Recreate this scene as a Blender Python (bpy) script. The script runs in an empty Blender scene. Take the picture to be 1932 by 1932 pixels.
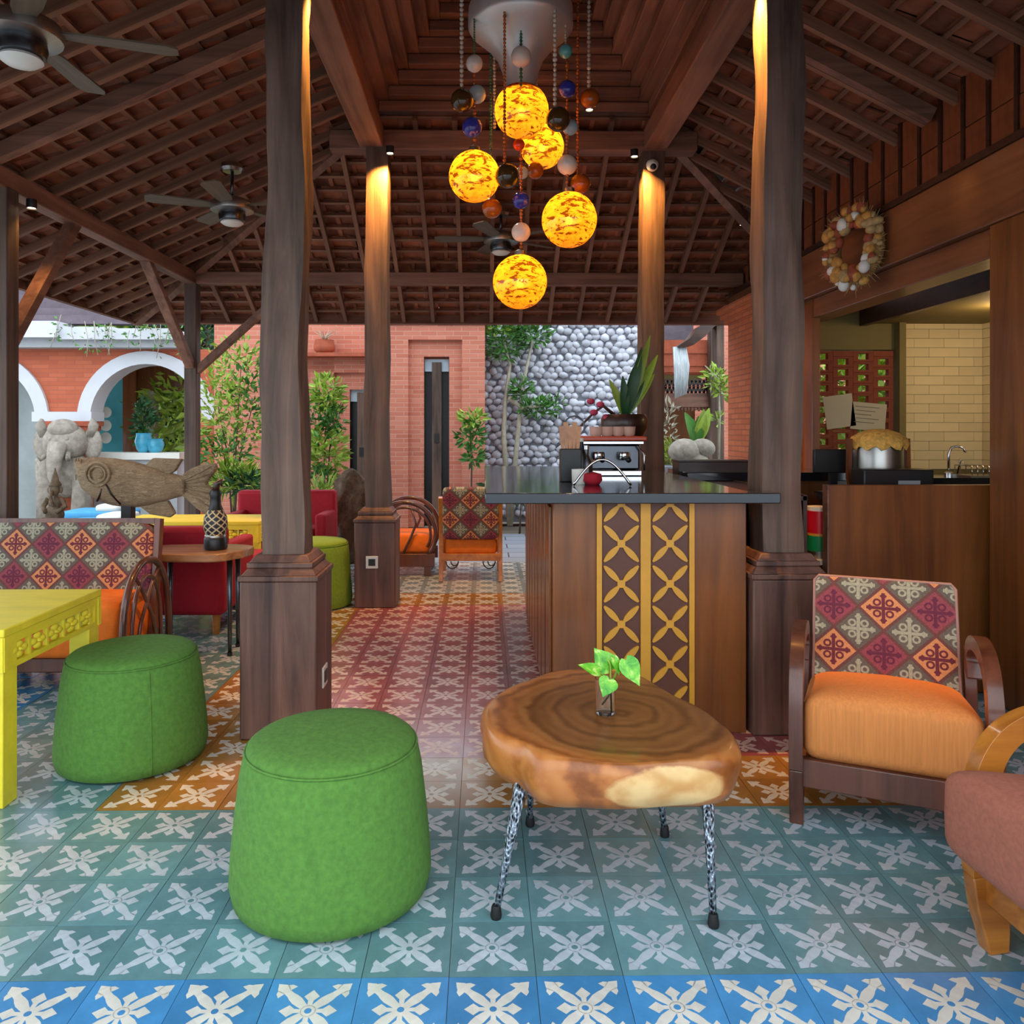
import bpy, bmesh, math, random
from mathutils import Vector, Matrix, Euler
random.seed(7)
R = math.radians
PI = math.pi
SC = bpy.context.scene
COL = SC.collection

# ------------------------------------------------------------------ camera, world, exposure
FPX, EYE, YAW, PCX, PCY = 1477.0, 1.255, R(0.8), 933.6, 810.0     # 1932 px frame
cam_d = bpy.data.cameras.new('camera')
cam = bpy.data.objects.new('camera', cam_d)
COL.objects.link(cam)
cam.location = (0, 0, EYE)
cam.rotation_euler = (PI / 2, 0, -YAW)
cam_d.sensor_width = 36.0
cam_d.lens = 36.0 * FPX / 1932.0
cam_d.shift_x = (966.0 - PCX) / 1932.0
cam_d.shift_y = -(966.0 - PCY) / 1932.0
cam_d.clip_end = 200
SC.camera = cam

wd = bpy.data.worlds.new('overcast_sky')
SC.world = wd
wd.use_nodes = True
_bg = wd.node_tree.nodes['Background']
_bg.inputs[0].default_value = (0.80, 0.91, 1.0, 1)
_bg.inputs[1].default_value = 2.0
SC.view_settings.view_transform = 'Standard'
SC.view_settings.look = 'None'
SC.view_settings.exposure = 0.55
SC.view_settings.gamma = 1.0
SC.view_settings.use_curve_mapping = False
SC.cycles.max_bounces = 10
SC.cycles.diffuse_bounces = 3
SC.cycles.glossy_bounces = 2
SC.cycles.adaptive_threshold = 0.035
SC.cycles.caustics_reflective = False
SC.cycles.caustics_refractive = False
SC.cycles.sample_clamp_indirect = 6.0


def ray(px, py):
    a, b = (px - PCX) / FPX, (PCY - py) / FPX
    return Vector((math.cos(YAW) * a + math.sin(YAW), -math.sin(YAW) * a + math.cos(YAW), b))


def W(px, py, Y):
    """the point of the place seen at that pixel of the photograph, Y metres in front of the eye"""
    d = ray(px, py)
    return Vector((0, 0, EYE)) + d * (Y / d.y)


def G(px, py, Z=0.0):
    d = ray(px, py)
    return Vector((0, 0, EYE)) + d * ((Z - EYE) / d.z)


def proj(p):
    x, y, z = p[0], p[1], p[2] - EYE
    d = y * math.cos(YAW) + x * math.sin(YAW)
    u = x * math.cos(YAW) - y * math.sin(YAW)
    if d < 0.05:
        return (-9999, -9999, d)
    return (PCX + FPX * u / d, PCY - FPX * z / d, d)


# ------------------------------------------------------------------ mesh builder
class MB:
    def __init__(s):
        s.v, s.f, s.m = [], [], []

    def add(s, vs, fs, mi=0):
        o = len(s.v)
        s.v += [tuple(p) for p in vs]
        s.f += [tuple(i + o for i in q) for q in fs]
        s.m += [mi] * len(fs)
        return s

    def box(s, x0, x1, y0, y1, z0, z1, mi=0):
        vs = [(x, y, z) for z in (z0, z1) for y in (y0, y1) for x in (x0, x1)]
        return s.add(vs, [(0, 2, 3, 1), (4, 5, 7, 6), (0, 1, 5, 4), (2, 6, 7, 3), (0, 4, 6, 2), (1, 3, 7, 5)], mi)

    def frustum(s, x0, x1, y0, y1, z0, z1, g, mi=0):
        vs = [(x0, y0, z0), (x1, y0, z0), (x0, y1, z0), (x1, y1, z0),
              (x0 - g, y0 - g, z1), (x1 + g, y0 - g, z1), (x0 - g, y1 + g, z1), (x1 + g, y1 + g, z1)]
        return s.add(vs, [(0, 2, 3, 1), (4, 5, 7, 6), (0, 1, 5, 4), (2, 6, 7, 3), (0, 4, 6, 2), (1, 3, 7, 5)], mi)

    def beam(s, p, q, w, h, up=(0, 0, 1), mi=0, w2=None, h2=None):
        p, q = Vector(p), Vector(q)
        d = (q - p).normalized()
        a = d.cross(Vector(up))
        a = a.normalized() if a.length > 1e-6 else Vector((1, 0, 0))
        b = a.cross(d).normalized()
        w2, h2 = w2 or w, h2 or h
        vs = []
        for c, ww, hh in ((p, w, h), (q, w2, h2)):
            for j in (-.5, .5):
                for i in (-.5, .5):
                    vs.append(c + a * (i * ww) + b * (j * hh))
        return s.add(vs, [(0, 2, 3, 1), (4, 5, 7, 6), (0, 1, 5, 4), (2, 6, 7, 3), (0, 4, 6, 2), (1, 3, 7, 5)], mi)

    def strip(s, pts, w, h, up=(1, 0, 0), mi=0):
        """rectangular section swept along a polyline; w along up, h across; w,h may be lists"""
        pts = [Vector(p) for p in pts]
        n = len(pts)
        vs, fs = [], []
        for i, p in enumerate(pts):
            d = (pts[min(i + 1, n - 1)] - pts[max(i - 1, 0)]).normalized()
            u = Vector(up).normalized()
            b = d.cross(u).normalized()
            ww = w[i] if isinstance(w, (list, tuple)) else w
            hh = h[i] if isinstance(h, (list, tuple)) else h
            vs += [p - u * ww / 2 - b * hh / 2, p + u * ww / 2 - b * hh / 2, p + u * ww / 2 + b * hh / 2, p - u * ww / 2 + b * hh / 2]
        for i in range(n - 1):
            o = i * 4
            for k in range(4):
                fs.append((o + k, o + (k + 1) % 4, o + 4 + (k + 1) % 4, o + 4 + k))
        fs += [(3, 2, 1, 0), (4 * n - 4, 4 * n - 3, 4 * n - 2, 4 * n - 1)]
        return s.add(vs, fs, mi)

    def tube(s, pts, r, n=8, closed=False, mi=0):
        pts = [Vector(p) for p in pts]
        N = len(pts)
        vs, fs = [], []
        ref = None
        for i, p in enumerate(pts):
            if closed:
                d = (pts[(i + 1) % N] - pts[i - 1]).normalized()
            else:
                d = (pts[min(i + 1, N - 1)] - pts[max(i - 1, 0)]).normalized()
            if ref is None:
                ref = d.orthogonal().normalized()
            ref = (ref - d * ref.dot(d))
            ref = ref.normalized() if ref.length > 1e-6 else d.orthogonal().normalized()
            b = d.cross(ref)
            rr = r[i] if isinstance(r, (list, tuple)) else r
            for k in range(n):
                t = 2 * PI * k / n
                vs.append(p + ref * (rr * math.cos(t)) + b * (rr * math.sin(t)))
        for i in range(N if closed else N - 1):
            o, o2 = i * n, ((i + 1) % N) * n
            for k in range(n):
                fs.append((o + k, o + (k + 1) % n, o2 + (k + 1) % n, o2 + k))
        if not closed:
            fs += [tuple(range(n))[::-1], tuple(range((N - 1) * n, N * n))]
        return s.add(vs, fs, mi)

    def lathe(s, prof, n=24, c=(0, 0, 0), mi=0, cap=True, sx=1, sy=1):
        vs, fs = [], []
        for r, z in prof:
            for k in range(n):
                t = 2 * PI * k / n
                vs.append((c[0] + sx * r * math.cos(t), c[1] + sy * r * math.sin(t), c[2] + z))
        for i in range(len(prof) - 1):
            for k in range(n):
                fs.append((i * n + k, i * n + (k + 1) % n, (i + 1) * n + (k + 1) % n, (i + 1) * n + k))
        if cap:
            fs += [tuple(range(n))[::-1], tuple(range((len(prof) - 1) * n, len(prof) * n))]
        return s.add(vs, fs, mi)

    def sphere(s, c, rx, ry=None, rz=None, nu=16, nv=10, mi=0, M=None):
        ry = ry or rx
        rz = rz or rx
        c = Vector(c)
        vs = [Vector((0, 0, -rz))]
        for j in range(1, nv):
            t = -PI / 2 + PI * j / nv
            for k in range(nu):
                u = 2 * PI * k / nu
                vs.append(Vector((rx * math.cos(t) * math.cos(u), ry * math.cos(t) * math.sin(u), rz * math.sin(t))))
        vs.append(Vector((0, 0, rz)))
        if M is not None:
            vs = [M @ v for v in vs]
        vs = [v + c for v in vs]
        fs = []
        for k in range(nu):
            fs.append((0, 1 + (k + 1) % nu, 1 + k))
        for j in range(nv - 2):
            o = 1 + j * nu
            for k in range(nu):
                fs.append((o + k, o + (k + 1) % nu, o + nu + (k + 1) % nu, o + nu + k))
        o, L = 1 + (nv - 2) * nu, len(vs) - 1
        for k in range(nu):
            fs.append((o + k, o + (k + 1) % nu, L))
        return s.add(vs, fs, mi)

    def pillow(s, c, a, b, h, e1=.35, e2=.3, nu=32, nv=14, mi=0, fn=None):
        """superellipsoid cushion"""
        sg = lambda x, e: math.copysign(abs(x) ** e, x)
        vs, fs = [], []
        for j in range(nv + 1):
            t = -PI / 2 + PI * j / nv
            for k in range(nu):
                u = 2 * PI * k / nu
                p = Vector((a * sg(math.cos(t), e1) * sg(math.cos(u), e2), b * sg(math.cos(t), e1) * sg(math.sin(u), e2), h * sg(math.sin(t), e1)))
                if fn:
                    p = fn(p)
                vs.append(p + Vector(c))
        for j in range(nv):
            for k in range(nu):
                fs.append((j * nu + k, j * nu + (k + 1) % nu, (j + 1) * nu + (k + 1) % nu, (j + 1) * nu + k))
        return s.add(vs, fs, mi)

    def prism(s, poly, fn, t0, t1, mi=0):
        """poly: list of 2-D points, fn(a, b, t) -> point"""
        n = len(poly)
        vs = [fn(a, b, t0) for a, b in poly] + [fn(a, b, t1) for a, b in poly]
        fs = [tuple(range(n))[::-1], tuple(range(n, 2 * n))]
        fs += [(k, (k + 1) % n, n + (k + 1) % n, n + k) for k in range(n)]
        return s.add(vs, fs, mi)

    def mesh(s, name, mats, angle=40):
        me = bpy.data.meshes.new(name)
        me.from_pydata([tuple(p) for p in s.v], [], s.f)
        for m in (mats if isinstance(mats, (list, tuple)) else [mats]):
            me.materials.append(m)
        me.polygons.foreach_set('material_index', s.m)
        bm = bmesh.new()
        bm.from_mesh(me)
        bmesh.ops.remove_doubles(bm, verts=bm.verts, dist=1e-6)
        bmesh.ops.recalc_face_normals(bm, faces=bm.faces)
        bm.to_mesh(me)
        bm.free()
        me.polygons.foreach_set('use_smooth', [True] * len(me.polygons))
        if angle < 180:
            me.set_sharp_from_angle(angle=R(angle))
        return me

    def build(s, name, mats, parent=None, angle=40, loc=None, bevel=0.0):
        return link(name, s.mesh(name, mats, angle), parent, loc, bevel)


def cr(pts, n=5):
    """Catmull-Rom refinement of a list of equal-length tuples"""
    P = [tuple(p) for p in pts]
    out = []
    for i in range(len(P) - 1):
        p0, p1, p2, p3 = P[max(i - 1, 0)], P[i], P[i + 1], P[min(i + 2, len(P) - 1)]
        for k in range(n):
            t = k / n
            out.append(tuple(.5 * (2 * b + (c - a) * t + (2 * a - 5 * b + 4 * c - d) * t * t + (3 * b - a - 3 * c + d) * t ** 3) for a, b, c, d in zip(p0, p1, p2, p3)))
    out.append(P[-1])
    return out


def link(name, me, parent=None, loc=None, bevel=0.0):
    o = bpy.data.objects.new(name, me)
    COL.objects.link(o)
    if parent:
        o.parent = parent
    if loc is not None:
        o.location = loc
    if bevel:
        md = o.modifiers.new('bevel', 'BEVEL')
        md.width = bevel
        md.segments = 2
        md.limit_method = 'ANGLE'
        md.angle_limit = R(40)
    return o


def tag(o, label=None, cat=None, group=None, kind=None):
    if label:
        o['label'] = label
    if cat:
        o['category'] = cat
    if group:
        o['group'] = group
    if kind:
        o['kind'] = kind
    return o


def thing(name, label, cat, loc=(0, 0, 0), rz=0.0, group=None):
    o = bpy.data.objects.new(name, None)
    COL.objects.link(o)
    o.location = loc
    o.rotation_euler = (0, 0, rz)
    o.empty_display_size = .1
    return tag(o, label, cat, group)


def struct(name, label=None, cat=None):
    o = bpy.data.objects.new(name, None)
    COL.objects.link(o)
    return tag(o, label, cat, kind='structure')


def dup(root, loc, rz=None, label=None, group=None):
    r = root.copy()
    COL.objects.link(r)
    r.location = loc
    if rz is not None:
        r.rotation_euler = (0, 0, rz)
    if label:
        r['label'] = label
    if group:
        r['group'] = group
    for ch in list(root.children):
        c = ch.copy()
        COL.objects.link(c)
        c.parent = r
        for g in list(ch.children):
            d = g.copy()
            COL.objects.link(d)
            d.parent = c
    return r


# ------------------------------------------------------------------ materials
def c8(r, g, b):
    f = lambda x: (x / 255 / 12.92) if x / 255 <= .04045 else ((x / 255 + .055) / 1.055) ** 2.4
    return (f(r), f(g), f(b), 1)


class NT:
    def __init__(s, name):
        s.mat = bpy.data.materials.new(name)
        s.mat.use_nodes = True
        s.t = s.mat.node_tree
        s.b = s.t.nodes['Principled BSDF']
        s.out = s.t.nodes['Material Output']

    def n(s, typ, **kw):
        nd = s.t.nodes.new(typ)
        for k, v in kw.items():
            setattr(nd, k, v)
        return nd

    def L(s, a, b):
        s.t.links.new(a, b)

    def val(s, sock, v):
        if isinstance(v, (int, float)):
            sock.default_value = v
        elif isinstance(v, (tuple, list)):
            sock.default_value = v
        else:
            s.L(v, sock)

    def M(s, op, a, b=0.0, c=0.0, clamp=False):
        nd = s.n('ShaderNodeMath', operation=op, use_clamp=clamp)
        s.val(nd.inputs[0], a)
        s.val(nd.inputs[1], b)
        if op in ('MULTIPLY_ADD', 'SMOOTH_MIN', 'COMPARE', 'WRAP'):
            s.val(nd.inputs[2], c)
        return nd.outputs[0]

    def mix(s, fac, a, b, mode='MIX'):
        nd = s.n('ShaderNodeMix', data_type='RGBA', blend_type=mode)
        s.val(nd.inputs[0], fac)
        s.val(nd.inputs[6], a)
        s.val(nd.inputs[7], b)
        return nd.outputs[2]

    def coord(s, which='Object', scale=(1, 1, 1), loc=(0, 0, 0), rot=(0, 0, 0)):
        tc = s.n('ShaderNodeTexCoord')
        mp = s.n('ShaderNodeMapping')
        mp.inputs['Scale'].default_value = scale
        mp.inputs['Location'].default_value = loc
        mp.inputs['Rotation'].default_value = rot
        s.L(tc.outputs[which], mp.inputs[0])
        return mp.outputs[0]

    def noise(s, vec, scale, detail=3, rough=.55, dist=0.0):
        nd = s.n('ShaderNodeTexNoise')
        nd.inputs['Scale'].default_value = scale
        nd.inputs['Detail'].default_value = detail
        nd.inputs['Roughness'].default_value = rough
        nd.inputs['Distortion'].default_value = dist
        s.L(vec, nd.inputs['Vector'])
        return nd.outputs[0]

    def ramp(s, fac, stops, interp='LINEAR'):
        nd = s.n('ShaderNodeValToRGB')
        nd.color_ramp.interpolation = interp
        el = nd.color_ramp.elements
        while len(el) < len(stops):
            el.new(.5)
        for e, (p, c) in zip(el, stops):
            e.position = p
            e.color = c
        s.L(fac, nd.inputs[0])
        return nd.outputs[0]

    def bump(s, h, strength, dist=.01):
        nd = s.n('ShaderNodeBump')
        nd.inputs['Strength'].default_value = strength
        nd.inputs['Distance'].default_value = dist
        s.L(h, nd.inputs['Height'])
        s.L(nd.outputs[0], s.b.inputs['Normal'])

    def rnd(s):
        oi = s.n('ShaderNodeObjectInfo')
        ge = s.n('ShaderNodeNewGeometry')
        return s.M('FRACT', s.M('ADD', oi.outputs['Random'], ge.outputs['Random Per Island']))

    def fin(s, col, rough=.6, metal=0.0, spec=.5, coat=0.0):
        s.val(s.b.inputs['Base Color'], col)
        s.val(s.b.inputs['Roughness'], rough)
        s.b.inputs['Metallic'].default_value = metal
        s.b.inputs['Specular IOR Level'].default_value = spec
        s.b.inputs['Coat Weight'].default_value = coat
        s.b.inputs['Coat Roughness'].default_value = .12
        return s.mat


def sh(col, k):
    return tuple(min(1, x * k) for x in col[:3]) + (1,)


def mk(name, col, rough=.6, var=.25, scale=6, stretch=(1, 1, 1), col2=None, bump=0.0, bscale=None, bdist=.01, rnd=0.0,
       metal=0.0, spec=.5, coat=0.0, detail=4, dist=0.0):
    t = NT(name)
    vec = t.coord('Object', stretch)
    nz = t.noise(vec, scale, detail, .6, dist)
    a, b = (sh(col, 1 - var), sh(col, 1 + var)) if col2 is None else (col, col2)
    c = t.ramp(nz, [(.3, a), (.7, b)])
    if rnd:
        k = t.M('MULTIPLY_ADD', t.rnd(), 2 * rnd, 1 - rnd)
        hsv = t.n('ShaderNodeHueSaturation')
        t.L(k, hsv.inputs['Value'])
        t.L(c, hsv.inputs['Color'])
        c = hsv.outputs[0]
    if bump:
        t.bump(t.noise(vec, bscale or scale, 5, .65), bump, bdist)
    return t.fin(c, rough, metal, spec, coat)


def wood(name, dark, light, ax='z', scale=5.0, rough=.55, bump=.25, rnd=.12, coat=0.0, spec=.4, k=.06):
    st = {'x': (k, 1, 1), 'y': (1, k, 1), 'z': (1, 1, k)}[ax]
    t = NT(name)
    vec = t.coord('Object', st)
    n1 = t.noise(vec, scale * 4, 6, .65, .6)
    n2 = t.noise(t.coord('Object', (1, 1, 1)), 2.2, 3, .5)
    f = t.M('ADD', t.M('MULTIPLY', n1, .72), t.M('MULTIPLY', n2, .28))
    c = t.ramp(f, [(.24, sh(dark, .45)), (.36, dark), (.64, light)])
    if rnd:
        kk = t.M('MULTIPLY_ADD', t.rnd(), 2 * rnd, 1 - rnd)
        hsv = t.n('ShaderNodeHueSaturation')
        t.L(kk, hsv.inputs['Value'])
        t.L(c, hsv.inputs['Color'])
        c = hsv.outputs[0]
    t.bump(n1, bump, .006)
    return t.fin(c, rough, 0, spec, coat)


M = {}
M['old_wood'] = wood('weathered_teak', c8(52, 40, 34), c8(118, 91, 77), 'z', 3.2, .62, .5)
M['plinth'] = wood('plinth_teak', c8(66, 42, 36), c8(128, 90, 74), 'z', 3, .5, .35)
M['beam_y'] = wood('beam_wood_y', c8(94, 60, 45), c8(156, 110, 88), 'y', 3, .55, .3)
M['beam_x'] = wood('beam_wood_x', c8(88, 56, 42), c8(150, 104, 84), 'x', 3, .55, .3)
M['rafter'] = wood('rafter_wood', c8(92, 58, 42), c8(152, 106, 80), 'x', 3, .6, .2, .18)
M['roof_tile'] = mk('clay_roof_tile', c8(142, 82, 56), .75, .3, 9, rnd=.4, bump=.15, bscale=30)
M['deck'] = mk('sky_block_sheet', c8(40, 28, 22), .9, .2, 3)
M['wood_red'] = wood('red_brown_wood', c8(88, 46, 20), c8(138, 80, 36), 'z', 2.4, .38, .12, .06, .25)
M['wood_red_y'] = wood('red_brown_wood_y', c8(104, 58, 34), c8(152, 92, 56), 'y', 2.4, .38, .12, .06, .2)
M['chair_wood'] = wood('chair_wood', c8(66, 34, 24), c8(112, 64, 46), 'z', 3, .32, .1, .05, .35)
M['chair_wood_or'] = wood('honey_wood', c8(140, 76, 20), c8(196, 124, 48), 'y', 3, .3, .1, .05, .35)
M['dark_wood'] = wood('dark_wood', c8(38, 20, 14), c8(70, 40, 28), 'x', 3, .4, .1, .05, .2)
M['black'] = mk('black_plastic', c8(18, 18, 20), .4, .1)
M['rubber'] = mk('black_rubber', c8(14, 14, 15), .7, .1)
M['white'] = mk('white_plastic', c8(225, 222, 212), .4, .04)
M['chrome'] = mk('chrome', c8(205, 205, 208), .16, .03, metal=1.0)
M['brushed'] = mk('brushed_steel', c8(168, 164, 158), .34, .06, 4, (1, 1, 12), metal=1.0)
M['steel_dark'] = mk('dark_steel', c8(90, 92, 98), .3, .1, metal=1.0)
M['red'] = mk('red_velvet', c8(165, 8, 34), .8, .12, 40, bump=.1, bscale=200)
M['yellow'] = mk('yellow_paint', c8(234, 212, 50), .5, .1, 4, (1, 3, 3), bump=.06, bscale=20)
M['orange'] = mk('orange_fabric', c8(216, 132, 66), .85, .12, 10, (14, 14, .6), bump=.25, bscale=26)
M['orange_far'] = mk('orange_fabric_plain', c8(228, 112, 18), .8, .12, 20)
M['terracotta_fabric'] = mk('terracotta_fabric', c8(150, 88, 68), .9, .15, 90, bump=.3, bscale=240, bdist=.003)
M['felt'] = mk('green_felt', c8(82, 126, 48), .95, .2, 60, bump=.35, bscale=150, bdist=.004, detail=6)
M['felt_far'] = mk('lime_felt', c8(128, 158, 44), .95, .12, 60, bump=.2, bscale=150, bdist=.004)
M['grout'] = mk('grout', c8(104, 116, 116), .9, .15, 20)
M['granite'] = mk('black_granite', c8(26, 30, 36), .08, .3, 60, spec=.6, coat=.5)
M['gold'] = mk('gold_paint', c8(206, 146, 44), .45, .12, 6)
M['brown_panel'] = mk('brown_panel', c8(92, 52, 36), .5, .1, 5)
M['leaf'] = mk('leaf_green', c8(70, 122, 44), .5, .35, 3, rnd=.3)
M['leaf_y'] = mk('leaf_yellow_green', c8(142, 168, 58), .5, .35, 3, rnd=.3)
M['leaf_d'] = mk('leaf_dark', c8(44, 88, 46), .5, .3, 3, rnd=.3)
M['stem'] = mk('pale_bark', c8(168, 160, 140), .8, .2, 20)
M['bark'] = mk('brown_bark', c8(92, 70, 52), .8, .25, 20)
M['stone'] = mk('river_stone', c8(196, 196, 206), .8, .16, 12, rnd=.2, bump=.2, bscale=30)
M['mortar'] = mk('dark_mortar', c8(124, 124, 132), .95, .2, 12)
M['carved_stone'] = mk('carved_stone', c8(150, 140, 128), .9, .3, 14, bump=.6, bscale=22)
M['plaster'] = mk('white_plaster', c8(206, 206, 212), .85, .06, 3)
M['concrete'] = mk('pale_concrete', c8(168, 170, 174), .75, .12, 3, bump=.08)
M['teal'] = mk('teal_paint', c8(84, 182, 196), .7, .12, 2)
M['olive'] = mk('olive_plaster', c8(122, 108, 62), .8, .08, 3)
M['terracotta'] = mk('terracotta', c8(170, 84, 56), .8, .18, 10, bump=.15)
M['shingle'] = mk('slate_shingle', c8(104, 92, 100), .85, .2, 6)
M['rattan'] = wood('rattan', c8(60, 32, 24), c8(110, 66, 52), 'z', 4, .3, .1, .05, .4)
M['iron'] = mk('wrought_iron', c8(24, 22, 22), .5, .1)
M['carved_wood'] = None


def brick_mat(name, c1, c2, mortar, ax, w=.21, h=.057, ms=.006):
    t = NT(name)
    tc = t.n('ShaderNodeTexCoord')
    sp = t.n('ShaderNodeSeparateXYZ')
    t.L(tc.outputs['Object'], sp.inputs[0])
    cb = t.n('ShaderNodeCombineXYZ')
    t.L(sp.outputs[ax], cb.inputs[0])
    t.L(sp.outputs[2], cb.inputs[1])
    br = t.n('ShaderNodeTexBrick')
    br.inputs['Scale'].default_value = 1.0
    br.inputs['Brick Width'].default_value = w
    br.inputs['Row Height'].default_value = h
    br.inputs['Mortar Size'].default_value = ms
    br.inputs['Mortar Smooth'].default_value = .3
    br.inputs['Color1'].default_value = c1
    br.inputs['Color2'].default_value = c2
    br.inputs['Mortar'].default_value = mortar
    t.L(cb.outputs[0], br.inputs['Vector'])
    nz = t.noise(tc.outputs['Object'], 3.5, 5, .7)
    col = t.mix(.22, br.outputs[0], t.ramp(nz, [(.3, sh(c1, .7)), (.7, sh(c2, 1.35))]), 'MIX')
    t.bump(t.M('SUBTRACT', 1.0, br.outputs[1]), .5, .01)
    return t.fin(col, .85)


M['brick_x'] = brick_mat('red_brick_x', c8(208, 130, 106), c8(186, 104, 82), c8(204, 152, 132), 0, .21, .057, .0055)
M['brick_arc'] = brick_mat('orange_brick_x', c8(196, 104, 72), c8(176, 86, 58), c8(160, 92, 72), 0, .24, .06, .005)
M['brick_y'] = brick_mat('orange_brick_y', c8(212, 118, 70), c8(188, 94, 56), c8(150, 84, 58), 1, .2, .05)
M['paver'] = brick_mat('slate_paving', c8(150, 158, 170), c8(126, 134, 148), c8(70, 74, 80), 0, .5, .3, .01)


def paving_mat():
    t = NT('slate_paving_flat')
    tc = t.n('ShaderNodeTexCoord')
    br = t.n('ShaderNodeTexBrick')
    br.inputs['Scale'].default_value = 1.0
    br.inputs['Brick Width'].default_value = .5
    br.inputs['Row Height'].default_value = .3
    br.inputs['Mortar Size'].default_value = .008
    br.inputs['Color1'].default_value = c8(150, 156, 168)
    br.inputs['Color2'].default_value = c8(128, 136, 150)
    br.inputs['Mortar'].default_value = c8(72, 76, 82)
    t.L(tc.outputs['Object'], br.inputs['Vector'])
    return t.fin(br.outputs[0], .5)


M['paver'] = paving_mat()


def ikat(name):
    """woven diamonds in rust, plum and grey-green with a curled cross in each"""
    t = NT(name)
    tc = t.n('ShaderNodeTexCoord')
    sp = t.n('ShaderNodeSeparateXYZ')
    t.L(tc.outputs['Object'], sp.inputs[0])
    X, Z = sp.outputs[0], sp.outputs[2]
    w = .168
    u, v = t.M('DIVIDE', X, w), t.M('DIVIDE', Z, w * .98)
    a, b = t.M('ADD', t.M('ADD', u, v), 40.5), t.M('ADD', t.M('SUBTRACT', u, v), 40.5)
    i, j = t.M('FLOOR', a), t.M('FLOOR', b)
    p, q = t.M('SUBTRACT', t.M('SUBTRACT', a, i), .5), t.M('SUBTRACT', t.M('SUBTRACT', b, j), .5)
    lu, lv = t.M('ABSOLUTE', t.M('MULTIPLY', t.M('ADD', p, q), .5)), t.M('ABSOLUTE', t.M('MULTIPLY', t.M('SUBTRACT', p, q), .5))
    odd = t.M('GREATER_THAN', t.M('FRACT', t.M('MULTIPLY', t.M('ADD', t.M('SUBTRACT', i, j), 100), .5)), .25)
    alt = t.M('GREATER_THAN', t.M('FRACT', t.M('MULTIPLY', t.M('FLOOR', t.M('MULTIPLY', i, 1.0)), .5)), .25)
    edge = t.M('GREATER_THAN', t.M('MAXIMUM', t.M('ABSOLUTE', p), t.M('ABSOLUTE', q)), .455)
    mn, mx = t.M('MINIMUM', lu, lv), t.M('MAXIMUM', lu, lv)
    cross = t.M('MULTIPLY', t.M('LESS_THAN', mn, .035), t.M('LESS_THAN', mx, .34))
    bud = t.M('LESS_THAN', t.M('ADD', t.M('MULTIPLY', mn, 1.0), t.M('ABSOLUTE', t.M('SUBTRACT', mx, .27))), .075)
    dx, dy = t.M('SUBTRACT', lu, .125), t.M('SUBTRACT', lv, .125)
    rr = t.M('SQRT', t.M('ADD', t.M('MULTIPLY', dx, dx), t.M('MULTIPLY', dy, dy)))
    ring = t.M('MULTIPLY', t.M('LESS_THAN', rr, .085), t.M('GREATER_THAN', rr, .042))
    mot = t.M('MAXIMUM', t.M('MAXIMUM', cross, bud), ring)
    warm = t.mix(mot, t.mix(alt, c8(200, 136, 88), c8(140, 62, 74)), t.mix(alt, c8(104, 36, 52), c8(96, 30, 58)))
    grn = t.mix(mot, c8(96, 88, 80), c8(158, 158, 136))
    col = t.mix(odd, warm, grn)
    col = t.mix(edge, col, c8(104, 60, 58))
    nz = t.noise(tc.outputs['Object'], 160, 2)
    col = t.mix(.35, col, t.ramp(nz, [(.3, (.02, .02, .02, 1)), (.7, (.6, .55, .5, 1))]), 'OVERLAY')
    t.bump(nz, .2, .002)
    return t.fin(col, .85)


M['ikat'] = ikat('diamond_weave')

# ================================================================== THE SETTING
# ------------------------------------------------------------------ floor of printed cement tiles
def tile_mat(name, col, rough=.16, rnd=.16):
    t = NT(name)
    vec = t.coord('Object')
    nz = t.noise(vec, 9, 5, .65)
    oi = t.n('ShaderNodeObjectInfo')
    c = t.ramp(nz, [(.3, sh(col, .82)), (.72, sh(col, 1.15))])
    hsv = t.n('ShaderNodeHueSaturation')
    t.L(t.M('MULTIPLY_ADD', t.rnd(), 2 * rnd, 1 - rnd), hsv.inputs['Value'])
    t.L(c, hsv.inputs['Color'])
    rr = t.M('MULTIPLY_ADD', nz, .22, rough - .1)
    return t.fin(hsv.outputs[0], rr, 0, .8)


TM = {'green': tile_mat('tile_sage', c8(100, 140, 146)), 'blue': tile_mat('tile_blue', c8(70, 136, 188)),
      'orange': tile_mat('tile_ochre', c8(160, 112, 52)), 'red': tile_mat('tile_oxblood', c8(160, 84, 88)),
      'pale': tile_mat('tile_grey', c8(128, 140, 146))}
PM = {'green': tile_mat('print_grey_white', c8(182, 194, 204), .22, .06), 'blue': tile_mat('print_cream', c8(214, 210, 200), .22, .05),
      'orange': tile_mat('print_pale', c8(216, 208, 194), .22, .06), 'red': tile_mat('print_rose', c8(222, 184, 170), .22, .06),
      'pale': tile_mat('print_white', c8(206, 212, 214), .22, .05)}


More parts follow.
